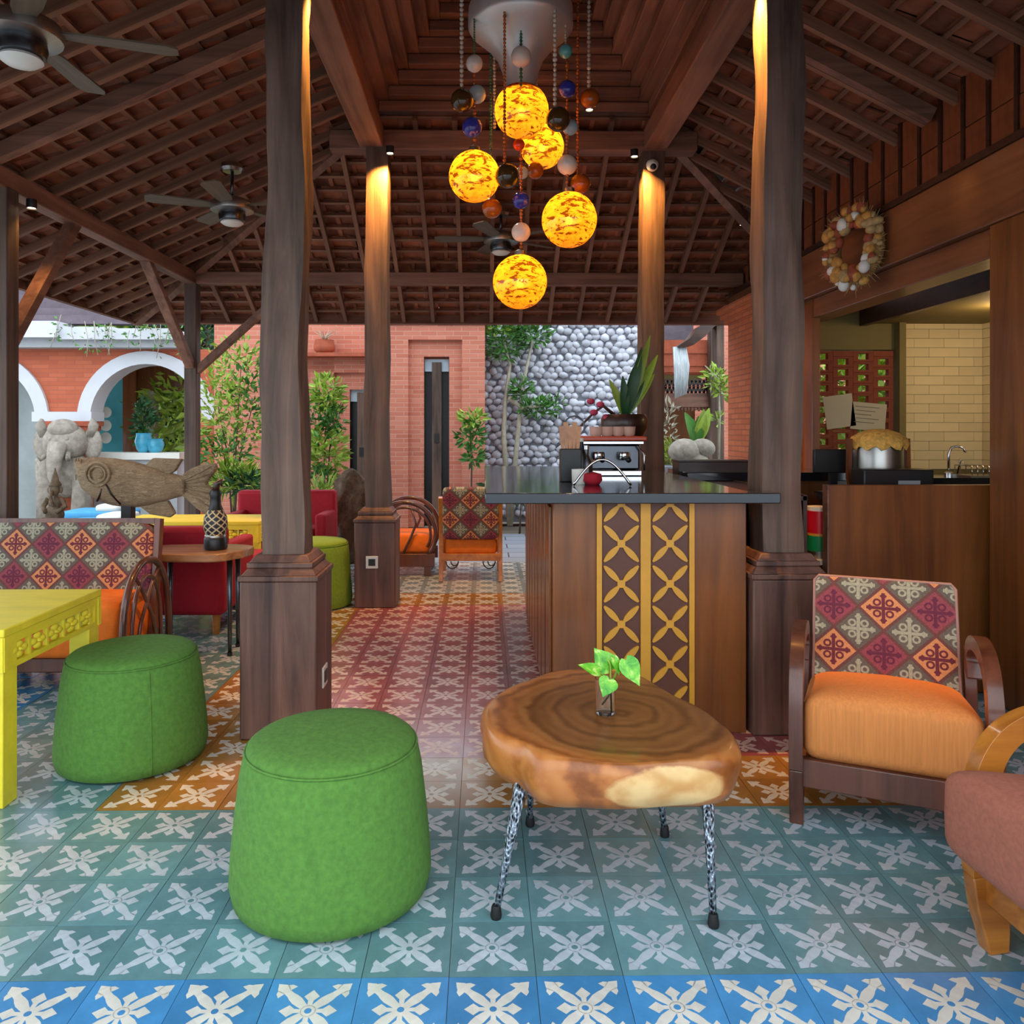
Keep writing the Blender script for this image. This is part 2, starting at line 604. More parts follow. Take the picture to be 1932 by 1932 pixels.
def motif_polys():
    """snowflake: four long arms on the diagonals ending in a lily, four short petals on the axes"""
    P = []
    h = .028
    ring = [(h * 3.2 * math.cos(a), h * 3.2 * math.sin(a)) for a in [2 * PI * k / 16 for k in range(16)]]
    hole = [(h * 1.5 * math.cos(a), h * .0 + h * 1.5 * math.sin(a)) for a in [2 * PI * k / 16 for k in range(16)]]
    for k in range(16):
        P.append([hole[k], ring[k], ring[(k + 1) % 16], hole[(k + 1) % 16]])
    hw = [(.075, .036), (.14, .044), (.22, .054), (.30, .048), (.36, .037), (.41, .036), (.445, .05), (.49, .07), (.53, .062), (.565, .036), (.61, .003)]
    hw = [(r, w * (1.22 if r < .42 else 1.06)) for r, w in hw]
    arm = [((r, -w), (r, w)) for r, w in hw]
    barb = [(.425, .037), (.42, .08), (.418, .134), (.485, .112), (.522, .06)]
    pet = [[(.075, -.026), (.075, .026), (.16, .032), (.16, -.032)], [(.16, -.032), (.16, .032), (.225, .090), (.225, -.090)],
           [(.225, -.090), (.225, .090), (.33, .0)]]
    for k in range(4):
        for off, polys in ((45, None), (0, pet)):
            a = R(90 * k + off)
            ca, sa = math.cos(a), math.sin(a)
            rot = lambda p: (p[0] * ca - p[1] * sa, p[0] * sa + p[1] * ca)
            if polys is None:
                for i in range(len(arm) - 1):
                    P.append([rot(q) for q in (arm[i][0], arm[i + 1][0], arm[i + 1][1], arm[i][1])])
                P.append([rot(q) for q in barb])
                P.append([rot((q[0], -q[1])) for q in barb[::-1]])
            else:
                for q in polys:
                    P.append([rot(z) for z in q])
    return P


MOTIF = [[(a * .955, b * .955) for a, b in q] for q in motif_polys()]
TS = .2


def tile_geo(mb, cx, cy, mi=0, mj=1, dz=0.0):
    g = .0008
    x0, x1, y0, y1 = cx - TS / 2 + g, cx + TS / 2 - g, cy - TS / 2 + g, cy + TS / 2 - g
    mb.add([(x0, y0, -.012), (x1, y0, -.012), (x1, y1, -.012), (x0, y1, -.012), (x0, y0, dz), (x1, y0, dz), (x1, y1, dz), (x0, y1, dz)],
           [(4, 5, 6, 7), (0, 1, 5, 4), (1, 2, 6, 5), (2, 3, 7, 6), (3, 0, 4, 7)], mi)
    for poly in MOTIF:
        mb.add([(cx + a * TS, cy + b * TS, dz + .0002) for a, b in poly], [tuple(range(len(poly)))], mj)


def plain_mesh(mb, name, mats):
    me = bpy.data.meshes.new(name)
    me.from_pydata(mb.v, [], mb.f)
    for m in mats:
        me.materials.append(m)
    me.polygons.foreach_set('material_index', mb.m)
    return me


floor = MB().box(-3.1, 4.2, 1.19, 7.42, -.14, -.004).build('floor', M['grout'])
tag(floor, 'terrace floor of patterned cement tiles in sage, ochre, oxblood and blue', 'floor', kind='structure')
tile_me = {}
for k in TM:
    mb = MB()
    tile_geo(mb, 0, 0)
    tile_me[k] = plain_mesh(mb, 'tile_' + k, [TM[k], PM[k]])
cells = []
for j in range(-3, 28):
    for i in range(-15, 12):
        x, y = -.08 + .2 * i + .1, 1.795 + .2 * j + .1
        if y < 1.2 or x < -3.1 or x > 2.36:
            continue
        if j < 0 or x < -2.08:
            k = 'blue'
        elif j < 4:
            k = 'green'
        elif -1.28 < x < 1.72 and j < 21:
            k = 'red' if (6 <= j < 19 and -.88 < x < 1.32) else 'orange'
        else:
            k = 'green' if j < 19 else 'pale'
        cells.append((x, y, k))


def vis(x, y):
    px, py, d = proj((x, y, 0))
    return -120 < px < 2050 and py < 2080


cells.sort(key=lambda c: (0 if vis(c[0], c[1]) else 1, c[1] + abs(c[0] - .1) * .15))
rest = {}
for n, (x, y, k) in enumerate(cells):
    if n < 300:
        o = link('floor_tile', tile_me[k], floor, (x, y, random.uniform(-.0006, .0006)))
    else:
        rest.setdefault(k, MB())
        tile_geo(rest[k], x, y, 0, 1, random.uniform(-.0006, .0006))
mb = MB()
keys = list(rest)
for q, k in enumerate(keys):
    o = len(mb.v)
    mb.v += rest[k].v
    mb.f += [tuple(i + o for i in f) for f in rest[k].f]
    mb.m += [2 * q + m for m in rest[k].m]
o = link('floor_tile_field', plain_mesh(mb, 'floor_tile_field', [z for k in keys for z in (TM[k], PM[k])]), floor)
o['kind'] = 'stuff'

# grounds outside
o = MB().box(-16, 14, 7.42, 22, -.5, -.06).build('ground', mk('garden_ground', c8(120, 112, 100), .95, .2, 2))
tag(o, 'bare garden ground between the pavilion and the brick buildings', 'ground', kind='structure')
o = MB().box(-3.1, 3.2, 7.42, 9.55, -.06, -.02).build('path', M['paver'])
tag(o, 'blue-grey slate path running behind the pavilion', 'path', kind='structure')
o = MB().box(-14, -3.1, -6, 10.2, -.2, -.12).build('terrace', M['concrete'])
tag(o, 'pale concrete terrace to the left of the pavilion', 'terrace', kind='structure')
o = MB().box(-3.1, 14, -14, 1.19, -.2, -.06).build('forecourt', M['concrete'])
tag(o, 'pale forecourt in front of the pavilion', 'terrace', kind='structure')

# ------------------------------------------------------------------ roof
XI0, XI1, YI0, YI1, ZI = -.80, 1.23, 3.30, 5.65, 3.50
XO, YO, ZO = -2.63, 7.10, 2.67
ML, MBK, MR = (ZI - ZO) / (XI0 - XO), (ZI - ZO) / (YO - YI1), .51
KL = (YO - YI1) / (XI0 - XO)
KR = MR / MBK
WALLX = 2.35
roof = struct('ceiling', 'open underside of the tiled joglo roof with exposed rafters and battens', 'roof')
# outward dir, along dir, inner start, inner length, pitch, reach, growth at start, growth at end
SLOPES = [((-1, 0), (0, 1), (XI0, YI0), YI1 - YI0, ML, 2.60, KL, KL),
          ((0, 1), (1, 0), (XI0, YI1), XI1 - XI0, MBK, 2.05, 1 / KL, 1 / KR),
          ((1, 0), (0, 1), (XI1, YI0), YI1 - YI0, MR, WALLX - XI1 + .12, KR, KR),
          ((0, -1), (1, 0), (XI0, YI0), XI1 - XI0, MBK, 2.05, 1 / KL, 1 / KR)]


def tile_mesh():
    mb = MB()
    xs = [(-.1, 0), (.055, 0), (.07, -.014), (.1, -.014)]
    vs, fs = [], []
    for y, dz in ((-.012, -.012), (.165, .012)):
        for x, z in xs:
            vs.append((x, y, z + dz))
        for x, z in xs:
            vs.append((x, y, z + dz + .012))
    for k in range(3):
        fs += [(k, k + 1, 9 + k, 8 + k), (4 + k, 12 + k, 13 + k, 5 + k), (k, 4 + k, 5 + k, k + 1), (8 + k, 9 + k, 13 + k, 12 + k)]
    fs += [(0, 8, 12, 4), (3, 7, 15, 11)]
    mb.add(vs, fs)
    # hanging nib at the head
    mb.box(-.03, .03, -.012, .008, -.028, -.010)
    return mb


TMB = tile_mesh()
roof_tile_me = TMB.mesh('roof_tile', M['roof_tile'], 30)
raf_me, bat_me = {}, {}


def unit_bar(name, w, h, mat):
    return MB().box(0, 1, -w / 2, w / 2, -h / 2, h / 2).mesh(name, mat)


RAF = unit_bar('rafter', .034, .055, M['rafter'])
BAT = unit_bar('batten', .026, .018, M['rafter'])


def bar(name, me, p, q, nrm, parent):
    p, q = Vector(p), Vector(q)
    d = q - p
    L = d.length
    d.normalize()
    z = (Vector(nrm) - d * Vector(nrm).dot(d)).normalized()
    y = z.cross(d)
    m = Matrix((d * L, y, z)).transposed().to_4x4()
    m.translation = p
    o = link(name, me, parent)
    o.matrix_local = m
    return o


allt = []
for si, (od, ad, A, Ln, m, reach, ka, kb) in enumerate(SLOPES):
    od, ad = Vector((od[0], od[1], 0)), Vector((ad[0], ad[1], 0))
    A = Vector((A[0], A[1], ZI))
    nrm = (od * m + Vector((0, 0, 1))).normalized()
    dn = (od - Vector((0, 0, m))).normalized()
    cosm = 1 / math.sqrt(1 + m * m)
    pt = lambda t, d, h=0.0: A + ad * t + od * d - Vector((0, 0, m * d)) + nrm * h

    def trange(d):
        a, b = -ka * d, Ln + kb * d
        if si in (1, 3):
            b = min(b, WALLX + .1 - A.x)
        return a, b
    # rafters
    sp = .285
    t = .5 * ((Ln) % sp) - sp * 14
    while t < Ln + kb * reach:
        d0 = 0.0 if 0 <= t <= Ln else (-t / ka if t < 0 else (t - Ln) / kb)
        if d0 < reach - .08 and not (si in (1, 3) and t + A.x > WALLX):
            bar('rafter', RAF, pt(t, d0 - .0, -.0), pt(t, reach, 0), nrm, roof)
        t += sp
    # battens
    row = .14 * cosm
    d = .02
    while d < reach:
        a, b = trange(d)
        bar('batten', BAT, pt(a, d, .038), pt(b, d, .038), nrm, roof)
        d += row
    # tiles
    d = .02
    while d < reach - .05:
        a, b = trange(d + .05)
        t = a + .1 * (int(d / row) % 2) * .5
        while t < b:
            mtx = Matrix((ad if ad.cross(dn).dot(nrm) > 0 else -ad, dn, nrm)).transposed().to_4x4()
            mtx.translation = pt(t, d, .072 + random.uniform(-.003, .003))
            mtx = mtx @ Matrix.Rotation(random.uniform(-.025, .025), 4, 'Z')
            px, py, dd = proj(mtx.translation)
            allt.append((dd if (-60 < px < 1990 and -60 < py < 1000) else 99, mtx))
            t += .2
        d += row
    # sheet added above the tiles to stop sky light leaking through
    e = .16
    a1, b1 = trange(reach)
    x_ = .25
    mb = MB().add([pt(-x_, -.02, e), pt(Ln + x_, -.02, e), pt(b1 + x_, reach, e), pt(a1 - x_, reach, e),
                   pt(-x_, -.02, e + .03), pt(Ln + x_, -.02, e + .03), pt(b1 + x_, reach, e + .03), pt(a1 - x_, reach, e + .03)],
                  [(0, 1, 2, 3), (4, 5, 6, 7), (0, 1, 5, 4), (1, 2, 6, 5), (2, 3, 7, 6), (3, 0, 4, 7)])
    mb.build('sky_block_sheet', M['deck'], roof)
    # eave board
    if si != 2:
        MB().beam(pt(a1, reach + .01, .04), pt(b1, reach + .01, .04), .022, .16, nrm).build('eave_board', M['beam_x'], roof)
allt.sort(key=lambda q: q[0])
mb = MB()
for n, (dd, mtx) in enumerate(allt):
    if n < 300:
        o = link('roof_tile', roof_tile_me, roof)
        o.matrix_local = mtx
    else:
        mb.add([mtx @ Vector(v) for v in TMB.v], TMB.f)
o = mb.build('roof_tile_field', M['roof_tile'], roof, 30)
o['kind'] = 'stuff'
# hips
for (x, y, kx, ky, m_, reach) in ((XI0, YI1, -1, KL, ML, 2.6), (XI0, YI0, -1, -KL, ML, 2.6), (XI1, YI1, 1, KR, MR, WALLX - XI1), (XI1, YI0, 1, -KR, MR, WALLX - XI1)):
    MB().beam((x, y, ZI - .01), (x + kx * reach, y + ky * reach, ZI - .01 - m_ * reach), .075, .09).build('hip_rafter', M['beam_y'], roof)
MB().beam((XI0, 4.1, ZI - .03), (XI0 - 2.6, 4.1, ZI - .03 - ML * 2.6), .055, .075).build('principal_rafter', M['beam_x'], roof)
MB().beam((XI1, 4.08, ZI - .03), (WALLX, 4.08, ZI - .03 - MR * (WALLX - XI1)), .055, .075).build('principal_rafter', M['beam_x'], roof)
# perimeter beams
MB().box(XO - .05, XO + .05, 1.45, YO + .05, 2.56, 2.67).build('perimeter_beam', M['beam_y'], roof, bevel=.006)
MB().box(XO, WALLX, YO - .05, YO + .05, 2.56, 2.67).build('perimeter_beam', M['beam_x'], roof, bevel=.006)
MB().box(XO, WALLX, 1.45, 1.55, 2.56, 2.67).build('perimeter_beam', M['beam_x'], roof, bevel=.006)
# main frame between the four columns and the stepped beams above it
for x in (XI0, XI1):
    MB().box(x - .085, x + .085, YI0 - .35, YI1 + .1, 3.26, 3.41).build('main_beam', M['beam_y'], roof, bevel=.008)
for y in (YI0, YI1):
    MB().box(XI0 - .3, XI1 + .3, y - .07, y + .07, 3.25, 3.39).build('main_beam', M['beam_x'], roof, bevel=.008)
ST = .077
for k in range(10):
    z0 = 3.53 + .075 * k
    x0, x1, y0, y1 = XI0 + .05 + ST * k, XI1 - .05 - ST * k, YI0 + .05 + ST * k, YI1 - .06 - ST * k
    w = .10
    for xa, xb in ((x0 - w, x0), (x1, x1 + w)):
        MB().box(xa, xb, y0 - w, y1 + w, z0, z0 + .07).build('stepped_beam', M['beam_y'], roof, bevel=.005)
    for ya, yb in ((y0 - w, y0), (y1, y1 + w)):
        MB().box(x0, x1, ya, yb, z0, z0 + .07).build('stepped_beam', M['beam_x'], roof, bevel=.005)
k = 10
MB().box(XI0 + ST * 8, XI1 - ST * 8, YI0 + ST * 8, YI1 - ST * 8, 3.53 + .075 * 10, 3.53 + .075 * 10 + .03).build('ceiling_panel', M['beam_y'], roof)
# outer skin behind the stepped beams
mb = MB()
for q in range(4):
    pass
mb.box(XI0 - .12, XI0 - .1, YI0 - .1, YI1 + .1, 3.52, 4.4).box(XI1 + .1, XI1 + .12, YI0 - .1, YI1 + .1, 3.52, 4.4)
mb.box(XI0 - .1, XI1 + .1, YI1 + .1, YI1 + .12, 3.66, 4.4).box(XI0 - .1, XI1 + .1, YI0 - .12, YI0 - .1, 3.66, 4.4)
mb.box(XI0 - .12, XI1 + .12, YI0 - .12, YI1 + .12, 4.4, 4.43)
mb.build('roof_cap', M['deck'], roof)

# ------------------------------------------------------------------ columns
def log_post(mb, cx, cy, z0, z1, w, seed, wob=.012, taper=0.0, n=20):
    rg = random.Random(seed)
    ph = [rg.uniform(0, 6.28) for _ in range(12)]
    zs = [z0 + (z1 - z0) * i / 36 for i in range(37)]
    vs, fs = [], []
    for i, z in enumerate(zs):
        f = (z - z0) / (z1 - z0)
        ww = w / 2 * (1 - taper * f)
        ox = wob * (math.sin(z * 2.3 + ph[0]) * .6 + math.sin(z * 5.1 + ph[1]) * .4)
        oy = wob * (math.sin(z * 2.0 + ph[2]) * .6 + math.sin(z * 4.7 + ph[3]) * .4)
        for k in range(n):
            a = 2 * PI * (k + .5) / n
            c, s_ = math.cos(a), math.sin(a)
            r = ww / max(abs(c), abs(s_)) if True else ww
            r = min(r, ww * 1.33)
            r += wob * .45 * math.sin(z * 6 + 3 * a + ph[4]) + wob * .3 * math.sin(z * 13 + 5 * a + ph[5]) + rg.uniform(-1, 1) * wob * .12
            vs.append((cx + ox + r * c, cy + oy + r * s_, z))
    for i in range(36):
        for k in range(n):
            fs.append((i * n + k, i * n + (k + 1) % n, (i + 1) * n + (k + 1) % n, (i + 1) * n + k))
    fs += [tuple(range(n))[::-1], tuple(range(36 * n, 37 * n))]
    return mb.add(vs, fs)


def column(cx, cy, label, seed, pw=.31, ph=.64, sw=.18, wob=.012, tp=.08):
    t = thing('column', label, 'column', (cx, cy, 0), 0, 'main columns of the pavilion')
    MB().box(-pw / 2, pw / 2, -pw / 2, pw / 2, 0, ph).build('plinth', M['plinth'], t, bevel=.008)
    a = pw / 2
    mb = MB()
    mb.box(-a - .006, a + .006, -a - .006, a + .006, ph, ph + .022)
    mb.frustum(-a + .004, a - .004, -a + .004, a - .004, ph + .022, ph + .05, -.022)
    mb.box(-a + .022, a - .022, -a + .022, a - .022, ph + .05, ph + .072)
    mb.frustum(-a + .03, a - .03, -a + .03, a - .03, ph + .072, ph + .10, -.02)
    mb.build('plinth_cap', M['plinth'], t, bevel=.004)
    log_post(MB(), 0, 0, ph + .098, 3.265, sw, seed, wob, tp).build('shaft', M['old_wood'], t, 32)
    return t


COLS = [column(-.83, 3.325, 'front left weathered teak column on a tall wooden plinth behind the green pouf', 3, .312, .64, .182, .013, .17),
        column(1.255, 3.34, 'front right weathered teak column beside the bar counter and lounge chair', 8, .31, .64, .18, .009),
        column(-.765, 5.65, 'rear left teak column with a square plinth and socket, lit orange at the top', 14, .29, .60, .178, .007),
        column(1.215, 5.68, 'rear right teak column rising behind the bar counter', 21, .29, .60, .178, .007)]


def socket(parent, loc, rz, label=None):
    t = bpy.data.objects.new('power_socket', None)
    COL.objects.link(t)
    t.parent = parent
    t.location = loc
    t.rotation_euler = (0, 0, rz)
    MB().box(-.043, .043, -.008, 0, -.043, .043).build('socket_plate', M['white'], t, bevel=.003)
    MB().box(-.024, .024, -.010, -.006, -.024, .024).build('socket_face', M['black'], t)
    return t


def wall_socket(root, loc, rz):
    # plate is the part, dark face its sub-part
    p = MB().box(-.043, .043, -.008, 0, -.043, .043).build('socket_plate', M['white'], root, bevel=.003)
    p.location = loc
    p.rotation_euler = (0, 0, rz)
    f = MB().box(-.024, .024, -.011, -.006, -.024, .024).build('socket_face', M['black'], p)
    mb = MB().box(-.014, -.006, -.013, -.010, -.006, .006).box(.006, .014, -.013, -.010, -.006, .006)
    return p


wall_socket(COLS[2], (-.02, -.145, .322), 0)
wall_socket(COLS[0], (.156, -.02, .22), R(90))
wall_socket(COLS[1], (-.155, -.02, .29), R(-90))

# outer posts with braces
def post(cx, cy, label, seed, braces):
    t = thing('post', label, 'post', (cx, cy, 0), 0, 'slim outer posts of the pavilion')
    MB().box(-.055, .055, -.055, .055, 0, 2.57).build('shaft', M['old_wood'], t, bevel=.006)
    for (p, q) in braces:
        MB().beam(p, q, .06, .08, (1, 0, 0) if abs(p[0] - q[0]) < .01 else (0, 1, 0)).build('brace', M['beam_y'], t, bevel=.004)
    return t


post(-2.63, 4.32, 'slim dark outer post at the left edge with one diagonal brace', 31, [((0, .04, 1.72), (0, .74, 2.58))])
post(-2.63, 7.10, 'rear corner post with two diagonal braces in front of the arches', 32,
     [((0, -.04, 1.82), (0, -.98, 2.58)), ((.04, 0, 1.78), (.92, 0, 2.58))])
post(-2.63, 1.52, 'slim outer post at the front left corner outside the view', 33, [])

# ------------------------------------------------------------------ right-hand wall
wr = struct('wall_right', 'right wall: brick pier, wide wooden lintel and panelled strip under the roof', 'wall')
MB().box(WALLX, WALLX + .10, 5.80, 7.50, 0, 2.26).build('brick_pier', M['brick_y'], wr)
mb = MB()
for k in range(3):
    mb.box(WALLX - .03 * (k + 1), WALLX + .10, 5.80, 7.50 + .03 * (k + 1), 2.26 + .05 * k, 2.31 + .05 * k)
mb.build('brick_corbel', M['brick_y'], wr)
MB().box(WALLX + .005, WALLX + .1, 5.83, 7.52, 2.40, 2.525).build('lintel', M['wood_red_y'], wr)
MB().box(WALLX - .02, WALLX + .16, 1.2, 5.83, 2.20, 2.52).build('lintel', M['wood_red_y'], wr, bevel=.006)
MB().box(WALLX + .03, WALLX + .20, 1.2, 5.83, 2.06, 2.20).build('lintel', M['wood_red_y'], wr, bevel=.006)
MB().box(WALLX - .03, WALLX + .1, 1.2, 7.5, 2.52, 2.555).build('rail', M['dark_wood'], wr)
# near jamb and far jamb
MB().box(WALLX - .005, WALLX + .2, 3.26, 3.60, 0, 2.2).build('jamb', M['wood_red'], wr, bevel=.005)
MB().box(WALLX + .02, WALLX + .08, 5.62, 5.80, 0, 2.2).build('jamb', M['wood_red'], wr, bevel=.005)
# wall nearer than the jamb (outside the view)
MB().box(WALLX, WALLX + .24, 1.2, 3.26, 0, 2.06).build('brick_wall', M['brick_y'], wr)
# panelled strip
backing = MB().box(WALLX + .05, WALLX + .07, 1.2, 7.5, 2.55, 3.02).build('backing_board', M['deck'], wr)
PANEL = wood('panel_wood', c8(104, 50, 26), c8(140, 76, 42), 'z', 3, .5, .2, .16)
pan_me = MB().box(0, .02, -.083, .083, 0, 1).mesh('panel', PANEL)
lath_me = MB().box(0, .03, -.013, .013, 0, 1).mesh('lath', M['dark_wood'])
y = 1.3
while y < 7.5:
    for z0, z1 in ((2.555, 2.735), (2.742, 2.99)):
        o = link('panel', pan_me, wr, (WALLX + .02 + random.uniform(0, .004), y + .0975, z0))
        o.scale = (1, 1, z1 - z0)
    o = link('lath', lath_me, wr, (WALLX + .012, y, 2.555))
    o.scale = (1, 1, .44)
    y += .195

# ------------------------------------------------------------------ kitchen behind the opening
wk = struct('wall_kitchen', 'kitchen alcove walls with cream tiles and a terracotta breeze-block screen', 'wall')
KY = 6.05
KX0, KX1 = W(1535, 800, KY).x, W(1857, 800, KY).x
SX = W(1697, 800, KY).x
MB().box(KX0 - .1, SX, KY + .02, KY + .14, W(0, 657, KY).z, 2.05 + .22).build('plaster', M['olive'], wk)
MB().box(SX - .03, SX + .02, KY - .06, KY + .14, 0, 2.3).build('pier', M['olive'], wk)
MB().box(SX, KX1 + .1, KY + .03, KY + .14, 0, 2.4).build('tile_backing', M['olive'], wk)
MB().box(KX1 + .01, KX1 + .12, 3.0, KY + .14, 0, 2.4).build('tile_backing', M['olive'], wk)
CREAM = mk('cream_glazed_tile', c8(226, 206, 158), .22, .05, 4, rnd=.06)
tw, thh = .235, .073
ct_me = MB().box(-tw / 2 + .0015, tw / 2 - .0015, -.008, 0, -thh / 2 + .0015, thh / 2 - .0015).mesh('wall_tile', CREAM)
z, r_ = .98, 0
while z < 2.3:
    off = (r_ % 2) * tw / 2
    x = SX + .01 + tw / 2 - off
    while x - tw / 2 < KX1 - .02:
        xa, xb = max(x - tw / 2, SX + .01), min(x + tw / 2, KX1)
        if xb - xa > .03:
            o = link('wall_tile', ct_me, wk, ((xa + xb) / 2, KY + .03, z))
            o.scale = ((xb - xa) / tw, 1, 1)
        x += tw
    y = KY + .03 - tw / 2 + off
    while y > 4.2:
        ya, yb = y - tw / 2, min(y + tw / 2, KY + .028)
        o = link('wall_tile', ct_me, wk, (KX1 + .01, (ya + yb) / 2, z))
        o.rotation_euler = (0, 0, R(-90))
        o.scale = ((yb - ya) / tw, 1, 1)
        y -= tw
    z += thh
    r_ += 1
# breeze-block screen: terracotta frame pieces with square openings
bx0, bx1 = W(1541, 0, KY).x, SX - .02
cols_px = [1553, 1591, 1629, 1667]
cw = (W(1667, 0, KY).x - W(1591, 0, KY).x) / 2
pz = .083
zt = W(0, 660, KY).z
blk = MB()
bw, bh = cw, pz
# one hollow block: four bars round an opening
ow, oh = bw * .52, bh * .58
blk.box(-bw / 2 + .001, -ow / 2, 0, .05, -bh / 2 + .001, bh / 2 - .001).box(ow / 2, bw / 2 - .001, 0, .05, -bh / 2 + .001, bh / 2 - .001)
blk.box(-ow / 2, ow / 2, 0, .05, -bh / 2 + .001, -oh / 2).box(-ow / 2, ow / 2, 0, .05, oh / 2, bh / 2 - .001)
M['block'] = mk('dark_terracotta', c8(132, 62, 38), .8, .2, 10)
blk_me = blk.mesh('breeze_block', M['block'])
for c_ in range(4):
    x = W(1553, 0, KY).x + c_ * cw
    z = zt - bh / 2 - (bh / 2 if c_ % 2 == 1 else 0)
    if c_ % 2 == 1:
        MB().box(x - bw / 2 + .001, x + bw / 2 - .001, KY, KY + .1, zt - bh / 2 + .001, zt).build('half_block', M['block'], wk)
    while z > .85:
        link('breeze_block', blk_me, wk, (x, KY + random.uniform(0, .004), z))
        z -= bh
MB().box(KX0 - .1, SX, KY, KY + .1, 0, .86).build('low_wall', M['olive'], wk)
# green seen through the screen is a real hedge
# kitchen ceiling with its dark fascia
kc = struct('ceiling_kitchen', 'low olive kitchen ceiling with a dark wooden fascia', 'ceiling')
MB().box(2.98, 4.1, 2.6, KY + .1, 2.08, 2.14).build('ceiling_board', M['olive'], kc)
MB().box(2.93, 2.98, 2.6, KY + .06, 2.06, 2.34).build('fascia', M['dark_wood'], kc, bevel=.004)
MB().box(WALLX + .2, 4.3, 1.2, 6.25, 2.62, 2.68).build('upper_ceiling', M['deck'], kc)
o = MB().box(KX1 + .12, KX1 + .3, 1.2, KY + .14, 0, 2.62).build('wall_kitchen_outer', M['olive'])
tag(o, 'outer side wall of the kitchen alcove', 'wall', kind='structure')

# ================================================================== OUTSIDE, BEHIND THE PAVILION
def leaves(mb, c, n, size, spread, up=.2, rg=random, long=2.0, mi=0):
    """bent two-quad leaves scattered in an ellipsoid"""
    c = Vector(c)
    for _ in range(n):
        while True:
            q = Vector((rg.uniform(-1, 1), rg.uniform(-1, 1), rg.uniform(-1, 1)))
            if .15 < q.length < 1:
                break
        p = c + Vector((q.x * spread[0], q.y * spread[1], q.z * spread[2]))
        d = (Vector((q.x, q.y, q.z * .6 + up)) + Vector((rg.uniform(-.7, .7), rg.uniform(-.7, .7), rg.uniform(-.5, .5)))).normalized()
        s_ = d.cross(Vector((rg.uniform(-1, 1), rg.uniform(-1, 1), rg.uniform(-1, 1)))).normalized()
        L = size * rg.uniform(.7, 1.3)
        w = L / long / 2
        nn = d.cross(s_) * (L * .12)
        mb.add([p, p + d * L * .45 + s_ * w + nn, p + d * L, p + d * L * .45 - s_ * w + nn, p + d * L * .45],
               [(0, 1, 4), (1, 2, 4), (2, 3, 4), (3, 0, 4)], mi)
    return mb


def shrub(name, label, cat, base, blobs, mats, stems, size=.09, group=None, stem_mat='bark', seed=1, long=2.0, sr=.014):
    rg = random.Random(seed)
    t = thing(name, label, cat, base, 0, group)
    b = Vector(base)
    mb = MB()
    for (c, n, spread, mi) in blobs:
        leaves(mb, Vector(c) - b, n, size, spread, .25, rg, long, mi)
    me = plain_mesh(mb, 'foliage', [M[m] for m in mats])
    link('foliage', me, t)
    mb = MB()
    for path in stems:
        pts = [Vector(p) - b for p in path]
        mb.tube(pts, [sr * (1 - .6 * i / max(1, len(pts) - 1)) for i in range(len(pts))], 6)
    mb.build('stem', M[stem_mat], t, 180)
    return t


# ---- red brick building with slit doors
BY = 10.0
bb = thing('brick_building', 'red brick building with tall slit doors between the pavilion columns and stone wall', 'building', (W(700, 810, BY).x, BY, 0))
ox = bb.location.x
Xb = lambda px, Y=BY: W(px, 810, Y).x - ox
Zb = lambda py, Y=BY: W(913, py, Y).z
MB().box(Xb(735), Xb(770), 0, .6, 0, 2.67).build('pilaster', M['brick_x'], bb)
MB().box(Xb(872), Xb(915), 0, .6, 0, 2.67).build('pilaster', M['brick_x'], bb)
MB().box(Xb(770), Xb(872), 0, .6, Zb(641), 2.67).build('lintel_wall', M['brick_x'], bb)
for a, b_ in ((770, 799), (847, 872)):
    MB().box(Xb(a), Xb(b_), .07, .6, 0, Zb(641)).build('recessed_wall', M['brick_x'], bb)
MB().box(Xb(799), Xb(847), .07, .6, Zb(672), Zb(641)).build('recessed_wall', M['brick_x'], bb)
MB().box(Xb(735) - .02, Xb(915) + .02, -.03, .1, Zb(612), Zb(604)).build('cornice', M['terracotta'], bb)


def slit_door(x0, x1, z0, z1, y):
    d = MB().box(x0, x1, y + .10, y + .14, z0, z1).build('slit_door', M['black'], bb)
    w = x1 - x0
    MB().box(x0 + w * .30, x1 - w * .30, y + .03, y + .10, z0, z1 - .04).build('door_post', M['old_wood'], d, bevel=.004)
    MB().box(x0, x1, y + .06, y + .12, z1 - .16, z1).build('transom_pane', mk('pale_glass', c8(176, 190, 200), .15, .1), d)
    MB().box((x0 + x1) / 2 - .03, (x0 + x1) / 2 + .03, y + .02, y + .05, (z0 + z1) / 2, (z0 + z1) / 2 + .12).build('lock', M['iron'], d)
    MB().box(x0 - .03, x0, y + .03, y + .14, z0, z1 + .03).box(x1, x1 + .03, y + .03, y + .14, z0, z1 + .03).build('door_frame', M['dark_wood'], d)


slit_door(Xb(800), Xb(846), 0, Zb(676), .08)
